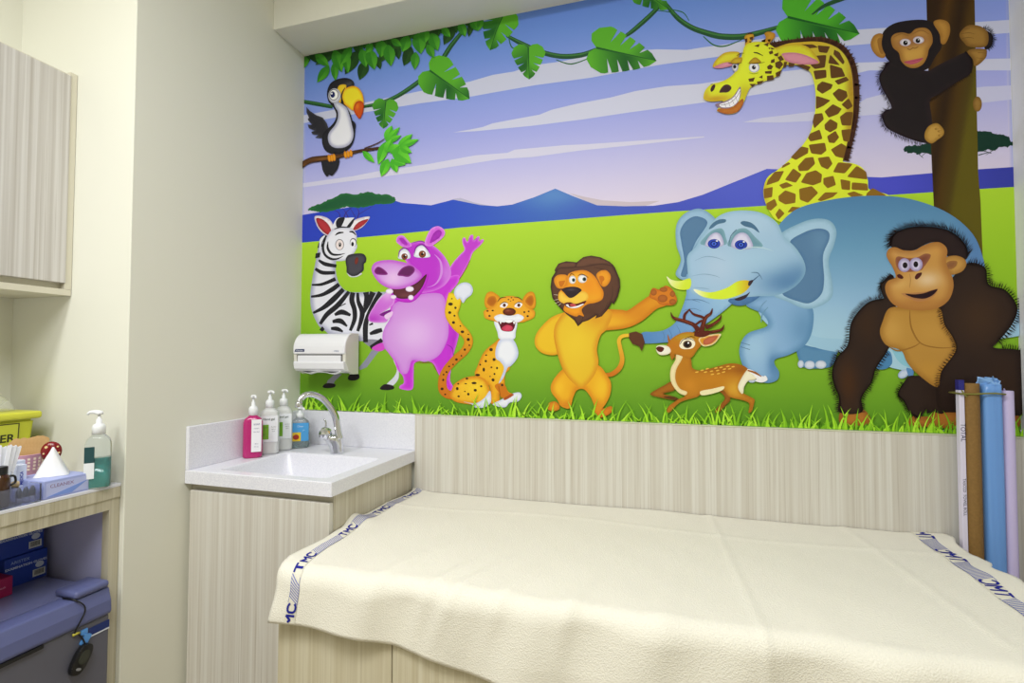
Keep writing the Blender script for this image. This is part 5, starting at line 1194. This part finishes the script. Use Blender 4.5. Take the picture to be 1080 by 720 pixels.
# ------------------------------------------------------------------ rolls and packages standing behind the bed end
def build_rolls():
    m = mat('carton_white_lilac', 'dcd6ea', .5)
    x, y = .8015, 1.656
    t = thing('slim_carton', 'slim white carton with dark blue top standing left of the brown roll', 'carton', (x, y, 0), 0)
    bm = BM(); box(bm, x - .006, x + .006, y - .010, y + .008, 0.001, 1.150, bev=.001, seg=1); obj('carton_body', bm, m, t)
    bm = BM(); box(bm, x - .0063, x + .0063, y - .0103, y + .0083, 1.1502, 1.178, bev=.001, seg=1); obj('carton_lid', bm, mat('navy_lid', '26267c', .5), t)
    for txt, z, s in (('TOTAL', 1.035, .0155), ('TA5CCD  TOWEL ROLL', .86, .0095)):
        text_obj('print', txt, s, frame_M((x + .0003, y - .0102, z), (0, 0, -1), (1, 0, 0)), mat('ink_navy', '24244c', .5), t, depth=.0001)
    x, y = .8265, 1.655
    t = thing('brown_paper_roll', 'tall brown kraft paper roll between the slim carton and blue package', 'roll', (x, y, 0))
    bm = BM(); lathe(bm, [(0, 0.001), (.018, .001), (.018, 1.168), (.0172, 1.169), (.012, 1.168), (.012, 1.13), (0, 1.13)], 32, Matrix.Translation((x, y, 0)), sy=1.0); obj('paper_tube', bm, mat('kraft', '8a6834', .7, noise=(160, '7c5c2c', .5)), t, 'auto')
    x, y = .8695, 1.664
    t = thing('blue_wrapped_package', 'tall light blue plastic-wrapped package with crumpled top', 'package', (x, y, 0))
    bm = BM(); rr_ = random.Random(5)
    NZ = 60; rings = []
    for k in range(NZ + 1):
        z = .001 + 1.166 * k / NZ; ring = []
        hw, hd = .0205, .026
        for i in range(28):
            a = 2 * PI * i / 28; cx, cy = math.cos(a), math.sin(a); q = 1 / max(abs(cx), abs(cy)) ** .85
            w = 1 + .025 * math.sin(i * 1.9 + z * 6) + .02 * math.sin(i * 3.7 - z * 17)
            ring.append(bm.verts.new((x + hw * cx * q * w, y + hd * cy * q * w, z)))
        rings.append(ring)
    for a, b in zip(rings[:-1], rings[1:]):
        for i in range(28): bm.faces.new((a[i], a[(i + 1) % 28], b[(i + 1) % 28], b[i]))
    bm.faces.new(rings[0][::-1]); bm.faces.new(rings[-1])
    obj('wrapped_body', bm, mat('blue_film', '6c9cdc', .3, spec=.6), t, True)
    bm = BM()
    for k in range(16):
        a = rr_.uniform(0, 2 * PI); r0 = rr_.uniform(.008, .026); h = rr_.uniform(.008, .024); w = rr_.uniform(.008, .02)
        c = Vector((x + .018 * math.cos(a) * r0 / .026, y + .026 * math.sin(a) * r0 / .026, 1.166)); d = Vector((-math.sin(a), math.cos(a), 0))
        nrm = Vector((math.cos(a), math.sin(a), 0))
        p = [c - d * w, c + d * w, c + d * w * .4 + nrm * rr_.uniform(-.008, .01) + Vector((0, 0, h)), c - d * w * .7 + nrm * rr_.uniform(-.006, .01) + Vector((0, 0, h * .8))]
        v = [bm.verts.new(q) for q in p] + [bm.verts.new(q - nrm * .0012) for q in p]
        bm.faces.new(v[:4]); bm.faces.new(v[4:][::-1])
        for i in range(4): bm.faces.new((v[i], v[4 + i], v[4 + (i + 1) % 4], v[(i + 1) % 4]))
    obj('crumpled_film', bm, mat('blue_film_light', '86b4ea', .25, spec=.6), t)
    x, y = .9075, 1.66
    t = thing('lilac_paper_roll', 'pale lilac paper roll standing against the right wall', 'roll', (x, y, 0))
    bm = BM(); lathe(bm, [(0, 0.001), (.0148, .001), (.0148, 1.148), (.0138, 1.150), (.007, 1.147), (.007, 1.11), (0, 1.11)], 28, Matrix.Translation((x, y, 0)))
    tube(bm, [(x - .004, y - .0, 1.147), (x - .008, y - .006, 1.156)], [.004, .001], 6)
    obj('paper_roll_body', bm, mat('lilac_paper', 'c2b6da', .7), t, 'auto')
    pts = []
    for (px_, py_) in ((.7935, 1.642), (.7935, 1.690), (.845, 1.700), (.892, 1.696), (.8935, 1.650), (.8905, 1.632), (.868, 1.6315), (.846, 1.632), (.8265, 1.634), (.810, 1.6395)): pts.append((px_, py_, 1.142 + .002 * math.sin(px_ * 60)))
    pts.append(pts[0])
    bm = BM(); tube(bm, pts, .0022, 6, cap=False)
    tube(bm, [(.802, 1.640, 1.144), (.797, 1.637, 1.150), (.802, 1.635, 1.138), (.808, 1.634, 1.133)], [.0016] * 4, 6, sub=3)
    tag(obj('binding_string', bm, mat('olive_string', '7c7a34', .8), None, True), 'olive string tied round the rolls near their tops', 'string')
build_rolls()

# ------------------------------------------------------------------ niche: wall cabinet, counter, fridge
LAM_NY = laminate('laminate_niche', 1, 'cfccc8', 'b7b2ab', '95897b')
LAM_NC = laminate('laminate_niche_counter', 1, 'c9c3ae', 'b3ab92', '9c9076')
def build_niche():
    t = thing('wall_cabinet', 'pale wood-grain wall cabinet hanging in the left niche', 'cabinet', (-1.8, .65, Z_CAB0))
    yr = Y_RET - .0015
    bm = BM(); box(bm, X_NICHE + .001, -1.679, .2, yr, Z_CAB0, Z_CAB1 - .006); box(bm, -1.6795, -1.6600, .2, yr, Z_CAB0, Z_CAB0 + .018, bev=.0008, seg=1); box(bm, -1.6795, -1.6600, yr - .018, yr, Z_CAB0 + .0185, Z_CAB1 - .006)
    obj('cabinet_body', bm, mat('carcass_cream', 'd2cdba', .5), t)
    for a, b in ((.2, .598), (.602, yr - .016)):
        bm = BM(); box(bm, -1.6785, X_CAB, a, b, Z_CAB0 + .036, Z_CAB1 - .018, bev=.0012, seg=1); obj('door', bm, LAM_NY, t)
    t = thing('niche_counter', 'pale wood-grain counter shelf with bright edge in the left niche', 'counter', (-1.68, .6, .83))
    bm = BM(); box(bm, X_NICHE + .001, X_CNT, -.2, yr, .8475, Z_CNT - .0086, bev=.001, seg=1); obj('shelf_slab', bm, LAM_NC, t)
    bm = BM(); box(bm, X_NICHE + .001, X_CNT + .0006, -.2, yr, Z_CNT - .0085, Z_CNT, bev=.001, seg=1); obj('top_surface', bm, mat('counter_white', 'dedee6', .3), t)
    t = thing('fridge_surround', 'pale wood-grain open cabinet frame around the small fridge', 'cabinet', (-1.68, .6, 0))
    bm = BM(); box(bm, -1.47, X_CNT - .004, -.2, yr, .818, .847); obj('top_rail', bm, LAM_NC, t)
    bm = BM(); box(bm, -1.47, X_CNT - .004, yr - .026, yr, .001, .8178); obj('stile', bm, LAM_NC, t)
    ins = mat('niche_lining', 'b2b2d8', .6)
    bm = BM(); box(bm, X_NICHE + .001, -1.4705, yr - .020, yr, .001, .847); obj('side_panel', bm, ins, t)
    bm = BM(); box(bm, X_NICHE + .001, X_NICHE + .012, -.2, yr - .021, .001, .8465); obj('back_panel', bm, ins, t)
    # fridge
    ft = .618
    X1 = -1.424; ya, yb = .42, yr - .034
    t = thing('mini_fridge', 'small blue-grey refrigerator under the niche counter', 'fridge', (-1.66, .7, 0))
    g = mat('fridge_blue_grey', '5e6490', .35, spec=.5); g2 = mat('fridge_door_grey', '62626e', .5, spec=.4)
    bm = BM(); box(bm, -1.89, -1.475, ya + .004, yb - .004, .02, ft - .004, bev=.006); obj('fridge_body', bm, g, t)
    bm = BM(); box(bm, -1.4745, X1 + .002, ya, yb, .03, .548, bev=.006); d_ = obj('door', bm, g2, t)
    bm = BM(); prism(bm, [(-1.4748, .5485), (X1 + .006, .5485), (X1 + .010, .556), (X1 + .008, .585), (X1 - .002, ft - .002), (X1 - .010, ft), (-1.4748, ft)], yb - ya, frame_M((0, yb, 0), (1, 0, 0), (0, 0, 1))); o = obj('door_top_band', bm, g, t)
    md = o.modifiers.new('bevel', 'BEVEL'); md.width = .003; md.segments = 2; md.limit_method = 'ANGLE'; md.angle_limit = math.radians(30)
    bm = BM(); box(bm, -1.88, -1.476, ya + .01, yb - .01, ft - .0038, ft + .0005); obj('fridge_top', bm, mat('fridge_top_grey', '767aa4', .2, spec=.6), t)
    bm = BM(); box(bm, -1.4740, X1 + .0095, ya + .005, ya + .42, .5400, .5482); obj('handle_recess', bm, mat('black_gap', '18181c', .5), d_)
    bm = BM(); box(bm, -1.50, X1 + .004, yb - .085, yb - .002, ft + .0006, ft + .020, bev=.008, seg=3); obj('hinge_cover', bm, g, t, True)
    fx = X1 + .0028
    bm = BM(); T = frame_M((fx, .966, .520), (0, 1, .0), (0, 0, 1)); prism(bm, [(-.024, -.008), (.026, -.008), (.026, .012), (-.024, .012)], .001, T); b = obj('door_sticker', bm, mat('sticker_navy', '1c3070', .4), t)
    bm = BM(); prism(bm, [(-.024, -.012), (.026, -.012), (.026, -.0085), (-.024, -.0085)], .001, T); obj('sticker_edge', bm, mat('sticker_white', 'dfe4ee', .5), b)
    bm = BM(); prism(bm, [(.010 * math.cos(a) + (.004 * math.sin(3 * a)), .015 * math.sin(a)) for a in [2 * PI * i / 24 for i in range(24)]], .006, frame_M((fx, .933, .510), (0, 1, 0), (0, 0, 1))); box(bm, fx, fx + .004, .922, .938, .524, .537, bev=.001)
    tag(obj('fridge_magnet', bm, mat('magnet_blue', '5c9ae0', .3), None, 'auto'), 'light blue fridge magnet on the grey fridge door', 'magnet')
    # hanging probe thermometer
    blk = mat('black_plastic', '141416', .35)
    t = thing('hanging_thermometer', 'black oval thermometer hanging by its cable on the fridge door', 'thermometer', (fx + .01, .92, .47))
    bm = BM(); T = Matrix.Translation((fx + .012, .918, .470)) @ Matrix.Rotation(math.radians(-28), 4, 'X')
    ov = lambda a_, b_: [((abs(math.cos(a)) ** .8) * (1 if math.cos(a) > 0 else -1) * a_, (abs(math.sin(a)) ** .8) * (1 if math.sin(a) > 0 else -1) * b_) for a in [2 * PI * i / 32 for i in range(32)]]
    B = T @ frame_M((-.0088, 0, 0), (0, 1, 0), (0, 0, 1)); prism(bm, ov(.019, .036), .016, B, bev=.004); c_ = obj('case', bm, blk, t, 'auto')
    bm = BM(); prism(bm, ov(.011, .016), .001, B @ Matrix.Translation((0, .006, .016))); obj('display', bm, mat('lcd', '3a3c34', .2), c_)
    bm = BM(); prism(bm, ov(.006, .003), .001, B @ Matrix.Translation((0, -.021, .016))); obj('button', bm, mat('grey_plastic', '8c8c90', .4), c_)
    bm = BM(); tube(bm, [(-1.46, .905, ft + .003), (X1 - .004, .908, ft + .003), (X1 + .012, .922, .604), (X1 + .013, .925, .585), (X1 + .013, .912, .560), (fx + .006, .906, .540), (fx + .005, .914, .533), (fx + .006, .922, .522), (fx + .01, .926, .508), (fx + .01, .928, .500)], .0018, 6, sub=4); obj('cable', bm, blk, t, True)
    bm = BM(); tube(bm, [(fx + .004, .902, .536), (fx + .006, .91, .537), (fx + .004, .917, .535)], .0035, 6); obj('cable_tape', bm, mat('yellow_tape', 'b8b040', .5), t, True)
    # boxes on the fridge
    navyb = mat('glove_box_blue', '1c3a9c', .45)
    def glove_box(x0, x1, y0, y1, z0, z1, lab, rot=0, grp='blue glove boxes stacked on the fridge'):
        t = thing('glove_box', lab, 'box', ((x0 + x1) / 2, (y0 + y1) / 2, z0), 0, grp)
        bm = BM(); box(bm, x0, x1, y0, y1, z0, z1, bev=.0015, seg=1); obj('box_body', bm, navyb, t)
        M = frame_M((x1 + .0002, (y0 + y1) / 2, (z0 + z1) / 2), (0, 1, 0), (0, 0, 1)); w = (y1 - y0) / 2; h = (z1 - z0) / 2
        text_obj('print', 'ARISTEX', .011, M @ Matrix.Translation((-w * .3, h * .62, 0)), mat('ink_pale', '9cb0dc', .5), t, depth=.0001)
        text_obj('print', 'EXAMINATION GLOVES', .0088, M @ Matrix.Translation((0, h * .26, 0)), mat('ink_white2', 'c8d0e8', .5), t, depth=.0001, bold=.0002)
        bm = BM(); prism(bm, [(.010 * math.cos(a), .008 * math.sin(a)) for a in [2 * PI * i / 20 for i in range(20)]], .0005, M @ Matrix.Translation((w * .62, 0, 0))); obj('round_mark', bm, mat('mark_grey', 'b8c0d4', .5), t)
        bm = BM(); prism(bm, [(-.0145, -.009), (.0145, -.009), (.0145, .010), (-.0145, .010)], .0005, M @ Matrix.Translation((w * .60, -h * .55, 0))); bc = obj('barcode_label', bm, mat('label_offwhite', 'c8c8c4', .5), t)
        bm = BM(); r = random.Random(2); xx = -.011
        while xx < .011: ww = r.choice([.0008, .0014]); prism(bm, [(xx, -.005), (xx + ww, -.005), (xx + ww, .008), (xx, .008)], .0003, M @ Matrix.Translation((w * .60, -h * .55, .0005))); xx += ww + .001
        obj('barcode_bars', bm, mat('ink_black', '14141c', .5), bc)
        return t
    glove_box(-1.90 + .02, -1.662, .893, .989, ft + .0012, ft + .080, 'blue glove box with white print, lower of the two stacked on the fridge')
    glove_box(-1.90 + .02, -1.668, .880, .983, ft + .0805, ft + .158, 'blue glove box with white print, upper of the two stacked on the fridge')
    t = thing('magenta_box', 'small magenta box in front of the blue glove boxes on the fridge', 'box', (-1.70, .82, ft))
    bm = BM(); box(bm, -1.76, -1.615, .76, .886, ft + .0012, ft + .050, bev=.002); obj('box_body', bm, mat('magenta_card', '9c1450', .4), t)
    M = frame_M((-1.6148, .855, ft + .026), (0, 1, 0), (0, 0, 1)); text_obj('print', 'Face mask', .008, M, mat('ink_rose', 'd890b0', .5), t, depth=.0001)
build_niche()

# ------------------------------------------------------------------ things on the niche counter
def build_counter_items():
    z = Z_CNT + .0005
    # hand sanitiser
    x, y = -1.452, .974
    t, M = pump_bottle('sanitizer_bottle', 'tall clear pump bottle of teal hand sanitizer at the counter end', x, y, z, .056, .044, .146, .062, CLEARB, mat('teal_gel', '3cb0a8', .08, trans=.55), math.radians(52), fill=.66, spout=(-.75, -.3))
    label_panel(t, M, -.027, -.006, .028, .112, -.0232, mat('label_dark_teal', '20484c', .5))
    label_panel(t, M, -.027, -.006, .028, .070, -.0240, mat('label_pale', 'e9ecef', .5), 'label_panel')
    # tissue box
    t = thing('tissue_box', 'lilac tissue box with white tissue pulled out on the niche counter', 'tissue box', (-1.505, .902, z))
    bm = BM(); box(bm, -1.565, -1.446, .848, .950, z, z + .045, bev=.0015, seg=1); obj('box_body', bm, mat('tissue_box_lilac', 'a4aee0', .4), t)
    M = frame_M((-1.4458, .899, z + .0225), (0, 1, 0), (0, 0, 1))
    bm = BM(); prism(bm, [(-.046, -.018), (.047, -.018), (.047, .016), (-.046, .016)], .0005, M); b = obj('front_print', bm, mat('tissue_box_pale', 'b8c0ec', .4), t)
    bm = BM(); prism(bm, [(-.046, -.018), (.01, -.018), (.047, .006), (.047, -.004), (.02, -.018), (-.02, -.018), (-.046, -.01)][:3], .0004, M @ Matrix.Translation((0, 0, .0005))); obj('wave_print', bm, mat('wave_blue', '7c98e0', .4), b)
    text_obj('print', 'CLEANEX', .012, M @ Matrix.Translation((-.012, .007, .0006)), mat('ink_mauve', '8c6c94', .5), b, depth=.0001)
    bm = BM(); r = random.Random(4)
    # crumpled pyramid of tissue
    N = 22; base_c = Vector((-1.505, .904, z + .0455)); apex = Vector((-1.500, .898, z + .118)); rings = []
    for k in range(9):
        v = k / 8; ring = []
        for i in range(N):
            a = 2 * PI * i / N; rad = (.035 * (1 - v) ** 1.05 + .0015) * (1 + .16 * math.sin(3 * a + 1 + v * 2) + .09 * math.sin(7 * a))
            c = base_c.lerp(apex, v); ring.append(bm.verts.new(c + Vector((rad * .8 * math.cos(a), rad * 1.0 * math.sin(a), 0))))
        rings.append(ring)
    for a, b2 in zip(rings[:-1], rings[1:]):
        for i in range(N): bm.faces.new((a[i], a[(i + 1) % N], b2[(i + 1) % N], b2[i]))
    bm.faces.new(rings[-1])
    obj('pulled_tissue', bm, MATS['tissue'], t, True)
    # sharps container
    t = thing('sharps_container', 'yellow lidded sharps container with danger print at the back of the niche', 'container', (-1.79, .88, z))
    yl = mat('sharps_yellow', 'c2c634', .4); X = -1.712
    bm = BM(); b0, b1 = (-1.875, X - .012, .79, .965), (-1.885, X, .775, .978)
    lo = [(b0[0], b0[2]), (b0[1], b0[2]), (b0[1], b0[3]), (b0[0], b0[3])]; hi = [(b1[0], b1[2]), (b1[1], b1[2]), (b1[1], b1[3]), (b1[0], b1[3])]
    va = [bm.verts.new((p[0], p[1], z)) for p in lo]; vb = [bm.verts.new((p[0], p[1], z + .175)) for p in hi]
    bm.faces.new(va[::-1]); bm.faces.new(vb)
    for i in range(4): bm.faces.new((va[i], va[(i + 1) % 4], vb[(i + 1) % 4], vb[i]))
    bmesh.ops.bevel(bm, geom=bm.edges[:], offset=.006, segments=3, affect='EDGES'); obj('tub', bm, yl, t, 'auto')
    bm = BM(); box(bm, -1.89, X + .008, .768, .992, z + .1755, z + .196, bev=.006, seg=3); obj('lid', bm, mat('lid_yellow', 'd0d040', .35), t, 'auto')
    M = frame_M((X - .0018, .872, z + .122), (0, 1, 0), (.07, 0, 1))
    bm = BM(); prism(bm, [(-.07, -.05), (.07, -.05), (.07, .045), (-.07, .045)], .0006, M); fr = obj('warning_label', bm, mat('label_border', '4c4a20', .5), t)
    bm = BM(); prism(bm, [(-.067, -.047), (.067, -.047), (.067, .042), (-.067, .042)], .0006, M @ Matrix.Translation((0, 0, .0004))); obj('label_field', bm, mat('label_field_yellow', 'c4c83c', .5), fr)
    text_obj('print', 'DANGER', .030, M @ Matrix.Translation((0, .004, .0012)), mat('ink_dark', '2c3018', .5), fr, depth=.0001, bold=.0006)
    text_obj('print', 'SHARPS', .018, M @ Matrix.Translation((0, -.026, .0012)), mat('ink_red', 'a03c20', .5), fr, depth=.0001)
    # pink basket with wooden spatulas
    x, y = -1.632, .915
    t = thing('pink_cup', 'pink checked plastic cup behind the tissue box', 'cup', (x, y, z))
    bm = BM(); lathe(bm, [(0, 0), (.028, 0), (.034, .088), (.0355, .09), (.0345, .091), (.032, .088), (.027, .004), (0, .004)], 28, Matrix.Translation((x, y, z))); obj('cup_body', bm, mat('pink_plastic', 'd8a4b8', .5), t, 'auto')
    bm = BM()
    for k in range(4):
        zz = .052 + k * .009; r_ = .0283 + .006 * zz / .088 + .0004
        for i in range(18):
            a = 2 * PI * i / 18; c = Vector((x + r_ * math.cos(a), y + r_ * math.sin(a), z + zz)); T = frame_M(c, (-math.sin(a), math.cos(a), 0), (0, 0, 1))
            prism(bm, [(-.0028, -.0028), (.0028, -.0028), (.0028, .0028), (-.0028, .0028)], .0008, T)
    obj('check_pattern', bm, mat('check_cream', 'ecd8c4', .5), t)
    bp = mat('birch', 'd2ae78', .6, noise=(60, 'c49c64', .5))
    r = random.Random(9)
    proto = None
    spots = [(-26, .112), (-19, .118), (-12, .114), (-5, .118), (8, .117), (15, .120), (22, .123), (29, .124), (36, .122)]
    order = ['farthest left', 'second from the left', 'third from the left', 'fourth from the left', 'in the middle', 'fourth from the right', 'third from the right', 'second from the right', 'farthest right']
    for i, (tilt, L) in enumerate(spots):
        bm = BM(); n = 10; hw = .0092
        poly = [(-hw, 0), (hw, 0)] + [(hw * math.cos(a), L + hw * math.sin(a)) for a in [i2 / n * PI for i2 in range(n + 1)]]
        prism(bm, poly, .0014, Matrix.Identity(4))
        o = obj('tongue_depressor', bm, bp, None)
        lean = math.radians(tilt * .42)
        ax = Vector((.53, .85, 0)); nrm = Vector((.85, -.53, 0))     # sideways and towards the room
        yv = (Vector((0, 0, 1)) * math.cos(lean) + ax * math.sin(lean)).normalized(); xv = ax * math.cos(lean) - Vector((0, 0, 1)) * math.sin(lean)
        q = Vector((x, y, z + .0065)) + ax * ((i - 4) * .0012) + nrm * ((i - 4) * .0026)
        o.matrix_world = frame_M(q, xv, yv)
        tag(o, 'pale wooden tongue depressor %s in the pink checked cup' % order[i], 'tongue depressor', 'tongue depressors in the pink cup')
    # red spotted disc on a stick
    cx, cy, cz = -1.560, .930, z + .098
    t = thing('red_spotted_ornament', 'round dark red ornament with yellow spots beside the pink cup', 'ornament', (cx, cy, z))
    nrm = Vector((.77, -.62, .1)).normalized(); T = frame_M((cx, cy, cz), nrm.cross(Vector((0, 0, 1))) * -1, (0, 0, 1))
    bm = BM(); lathe(bm, [(0, -.006), (.018, -.006), (.0255, -.003), (.0265, .001), (.022, .006), (.012, .009), (0, .010)], 32, T, sx=.82); d = obj('disc', bm, mat('ornament_red', '7c1018', .25), t, True)
    bm = BM()
    for px_, py_, rr in ((-.009, .012, .004), (.013, .012, .0028), (.016, -.004, .0026), (.010, -.016, .0028), (-.014, -.004, .0024), (-.001, .018, .002)):
        lathe(bm, [(0, 0), (rr, 0), (rr * .8, .0012), (0, .0018)], 12, T @ Matrix.Translation((px_, py_, .0102 - (px_ ** 2 + py_ ** 2) * 14)))
    obj('spots', bm, mat('spot_yellow', 'e8cc90', .4), d)
    bm = BM(); lathe(bm, [(0, 0), (.018, 0), (.017, .004), (.004, .006), (.003, .085), (0, .085)], 16, Matrix.Translation((cx - .004, cy + .004, z))); obj('stand', bm, mat('ornament_stand', '5c1418', .4), t, True)
    # paper-wrapped swabs in a clear cup
    x, y = -1.512, .790
    t = thing('swab_jar', 'clear cup of white paper-wrapped swabs at the left edge of the counter', 'cup', (x, y, z))
    bm = BM(); lathe(bm, [(0, 0), (.024, 0), (.027, .075), (.0255, .075), (.0225, .003), (0, .003)], 24, Matrix.Translation((x, y, z))); obj('cup_body', bm, CLEARB, t, 'auto')
    sw = mat('swab_paper', 'eceef6', .6); r = random.Random(12)
    names = ['farthest left', 'second from the left', 'third from the left', 'fourth from the left', 'fifth from the left', 'fifth from the right', 'fourth from the right', 'third from the right', 'second from the right', 'farthest right']
    for i in range(10):
        c = (i - 4.5) / 4.5; ax = Vector((.46, .89, 0)); nrm = Vector((.89, -.46, 0)); lean = c * .20
        yv = Vector((0, 0, 1)) * math.cos(lean) + ax * math.sin(lean); xv = (ax * math.cos(lean) - Vector((0, 0, 1)) * math.sin(lean) + nrm * r.uniform(-.25, .25)).normalized()
        L = .134 + r.uniform(-.006, .005) - abs(c) * .004
        bm = BM(); prism(bm, [(-.0042, 0), (.0042, 0), (.0042, L), (.002, L + .002), (-.002, L - .001), (-.0042, L)], .0016, None, bev=.0004)
        o = obj('wrapped_swab', bm, sw, None); o.matrix_world = frame_M(Vector((x, y, z + .0036)) + ax * c * .012 + nrm * (((i * 7) % 10 - 4.5) * .0014), xv, yv)
        tag(o, 'white paper-wrapped swab %s in the clear cup' % names[i], 'swab', 'wrapped swabs in the clear cup')
    # acrylic tray with small bottles
    t = thing('acrylic_organizer', 'clear acrylic tray holding small bottles in front of the tissue box', 'organizer', (-1.462, .77, z))
    ac = mat('acrylic', 'dfe4fa', .05, trans=.92, ior=1.2)
    x0, x1, y0, y1, h = -1.484, -1.4425 + .0015, .690, .8405, .044
    bm = BM(); box(bm, x0, x1, y0, y1, z, z + .003); box(bm, x1 - .002, x1, y0, y1, z + .003, z + h); box(bm, x0, x0 + .002, y0, y1, z + .003, z + h * .6); box(bm, x0 + .002, x1 - .002, y1 - .002, y1, z + .003, z + h); box(bm, x0 + .002, x1 - .002, y0, y0 + .002, z + .003, z + h); box(bm, x0 + .002, x1 - .002, .7925, .7940, z + .003, z + h)
    obj('tray', bm, ac, t)
    amber = mat('amber_glass', '4c2c14', .12, trans=.35)
    bx_, by_ = -1.4625, .772
    t = thing('amber_bottle', 'dark amber glass bottle with black cap at the left edge', 'bottle', (bx_, by_, z + .003))
    bm = BM(); lathe(bm, [(0, .0005), (.0155, .0005), (.0172, .004), (.0172, .062), (.015, .072), (.011, .076), (.011, .082), (0, .082)], 28, Matrix.Translation((bx_, by_, z + .003))); obj('glass_body', bm, amber, t, True)
    bm = BM(); lathe(bm, [(0, .076), (.013, .076), (.013, .092), (.012, .094), (0, .094)], 20, Matrix.Translation((bx_, by_, z + .003))); obj('cap', bm, mat('black_plastic', '141416', .35), t, 'auto')
    bm = BM(); tube(bm, [(bx_ + .004, by_ + .014, z + .072), (bx_ + .005, by_ + .024, z + .070), (bx_ + .005, by_ + .026, z + .056), (bx_ + .004, by_ + .017, z + .050)], .0025, 8, sub=4); obj('grip_loop', bm, MATS['black_plastic'], t, True)
    vm = mat('vial_glass', 'b8bcd4', .1, trans=.7); vc = mat('vial_cap_dark', '2c2c34', .4)
    for i, (vx, vy, lab) in enumerate(((-1.453, .803, 'dark capped vial nearest the amber bottle in the acrylic tray'), (-1.453, .816, 'dark capped vial in the middle of the acrylic tray'), (-1.453, .829, 'dark capped vial nearest the tissue box in the acrylic tray'))):
        t = thing('small_vial', lab, 'vial', (vx, vy, z + .003), 0, 'dark capped vials in the acrylic tray')
        bm = BM(); lathe(bm, [(0, .0005), (.0055, .0005), (.006, .002), (.006, .014), (0, .014)], 16, Matrix.Translation((vx, vy, z + .003))); obj('vial_body', bm, vm, t, True)
        bm = BM(); lathe(bm, [(0, .0142), (.006, .0142), (.006, .026), (.003, .036), (0, .038)], 16, Matrix.Translation((vx, vy, z + .003))); obj('cap', bm, vc, t, True)
    vx, vy = -1.472, .806
    t = thing('cream_capped_bottle', 'small bottle with a round cream cap behind the dark vials', 'bottle', (vx, vy, z + .003))
    bm = BM(); lathe(bm, [(0, .0005), (.0078, .0005), (.0078, .034), (.005, .038), (0, .038)], 16, Matrix.Translation((vx, vy, z + .003))); obj('bottle_body', bm, vm, t, True)
    bm = BM(); lathe(bm, [(0, .0382), (.007, .0382), (.008, .044), (.007, .050), (0, .053)], 16, Matrix.Translation((vx, vy, z + .003))); obj('cap', bm, mat('cream_cap', 'd8c098', .5), t, True)
    for i, (bx0, by0, h_, c, lab) in enumerate(((-1.533, .845, .082, 'd4dcf4', 'small white and blue medicine carton standing beside the swab cup'), (-1.5765, .866, .086, 'ccd4ea', 'small white carton standing just in front of the pink cup'))):
        t = thing('medicine_carton', lab, 'carton', (bx0, by0, z), 0, 'small cartons behind the acrylic tray')
        bm = BM(); box(bm, bx0 - .012, bx0 + .012, by0 - .0105, by0 + .0105, z, z + h_, bev=.0008, seg=1); obj('carton_body', bm, mat('carton_%d' % i, c, .5), t)
        M = frame_M((bx0 + .0122, by0, z + h_ * .6), (0, 0, 1), (0, -1, 0)); text_obj('print', 'MEDICA', .009, M, mat('ink_blue', '3444a8', .5), t, depth=.0001, bold=.0003)
    # limp clear bag lying on the sharps container
    bm = BM(); rr2 = random.Random(8); n, mth = 16, 14; G = []
    for i in range(n + 1):
        row = []
        for j in range(mth + 1):
            u, v = i / n, j / mth; a = (u - .5) * 2
            row.append(bm.verts.new((-1.80 + .075 * (v - .5) + .006 * math.sin(9 * u + 7 * v), .875 + .085 * a, z + .199 + .085 * math.sin(PI * v) ** .8 * (1 - a * a * .75) + .005 * math.sin(14 * u) * math.cos(11 * v))))
        G.append(row)
    for i in range(n):
        for j in range(mth): bm.faces.new((G[i][j], G[i + 1][j], G[i + 1][j + 1], G[i][j + 1]))
    o = obj('clear_plastic_bag', bm, mat('bag_film', 'f0f2e6', .15, alpha=.22, spec=.6), None, True); md = o.modifiers.new('solid', 'SOLIDIFY'); md.thickness = .0006
    tag(o, 'crumpled clear plastic bag lying on the yellow sharps container', 'bag')
build_counter_items()
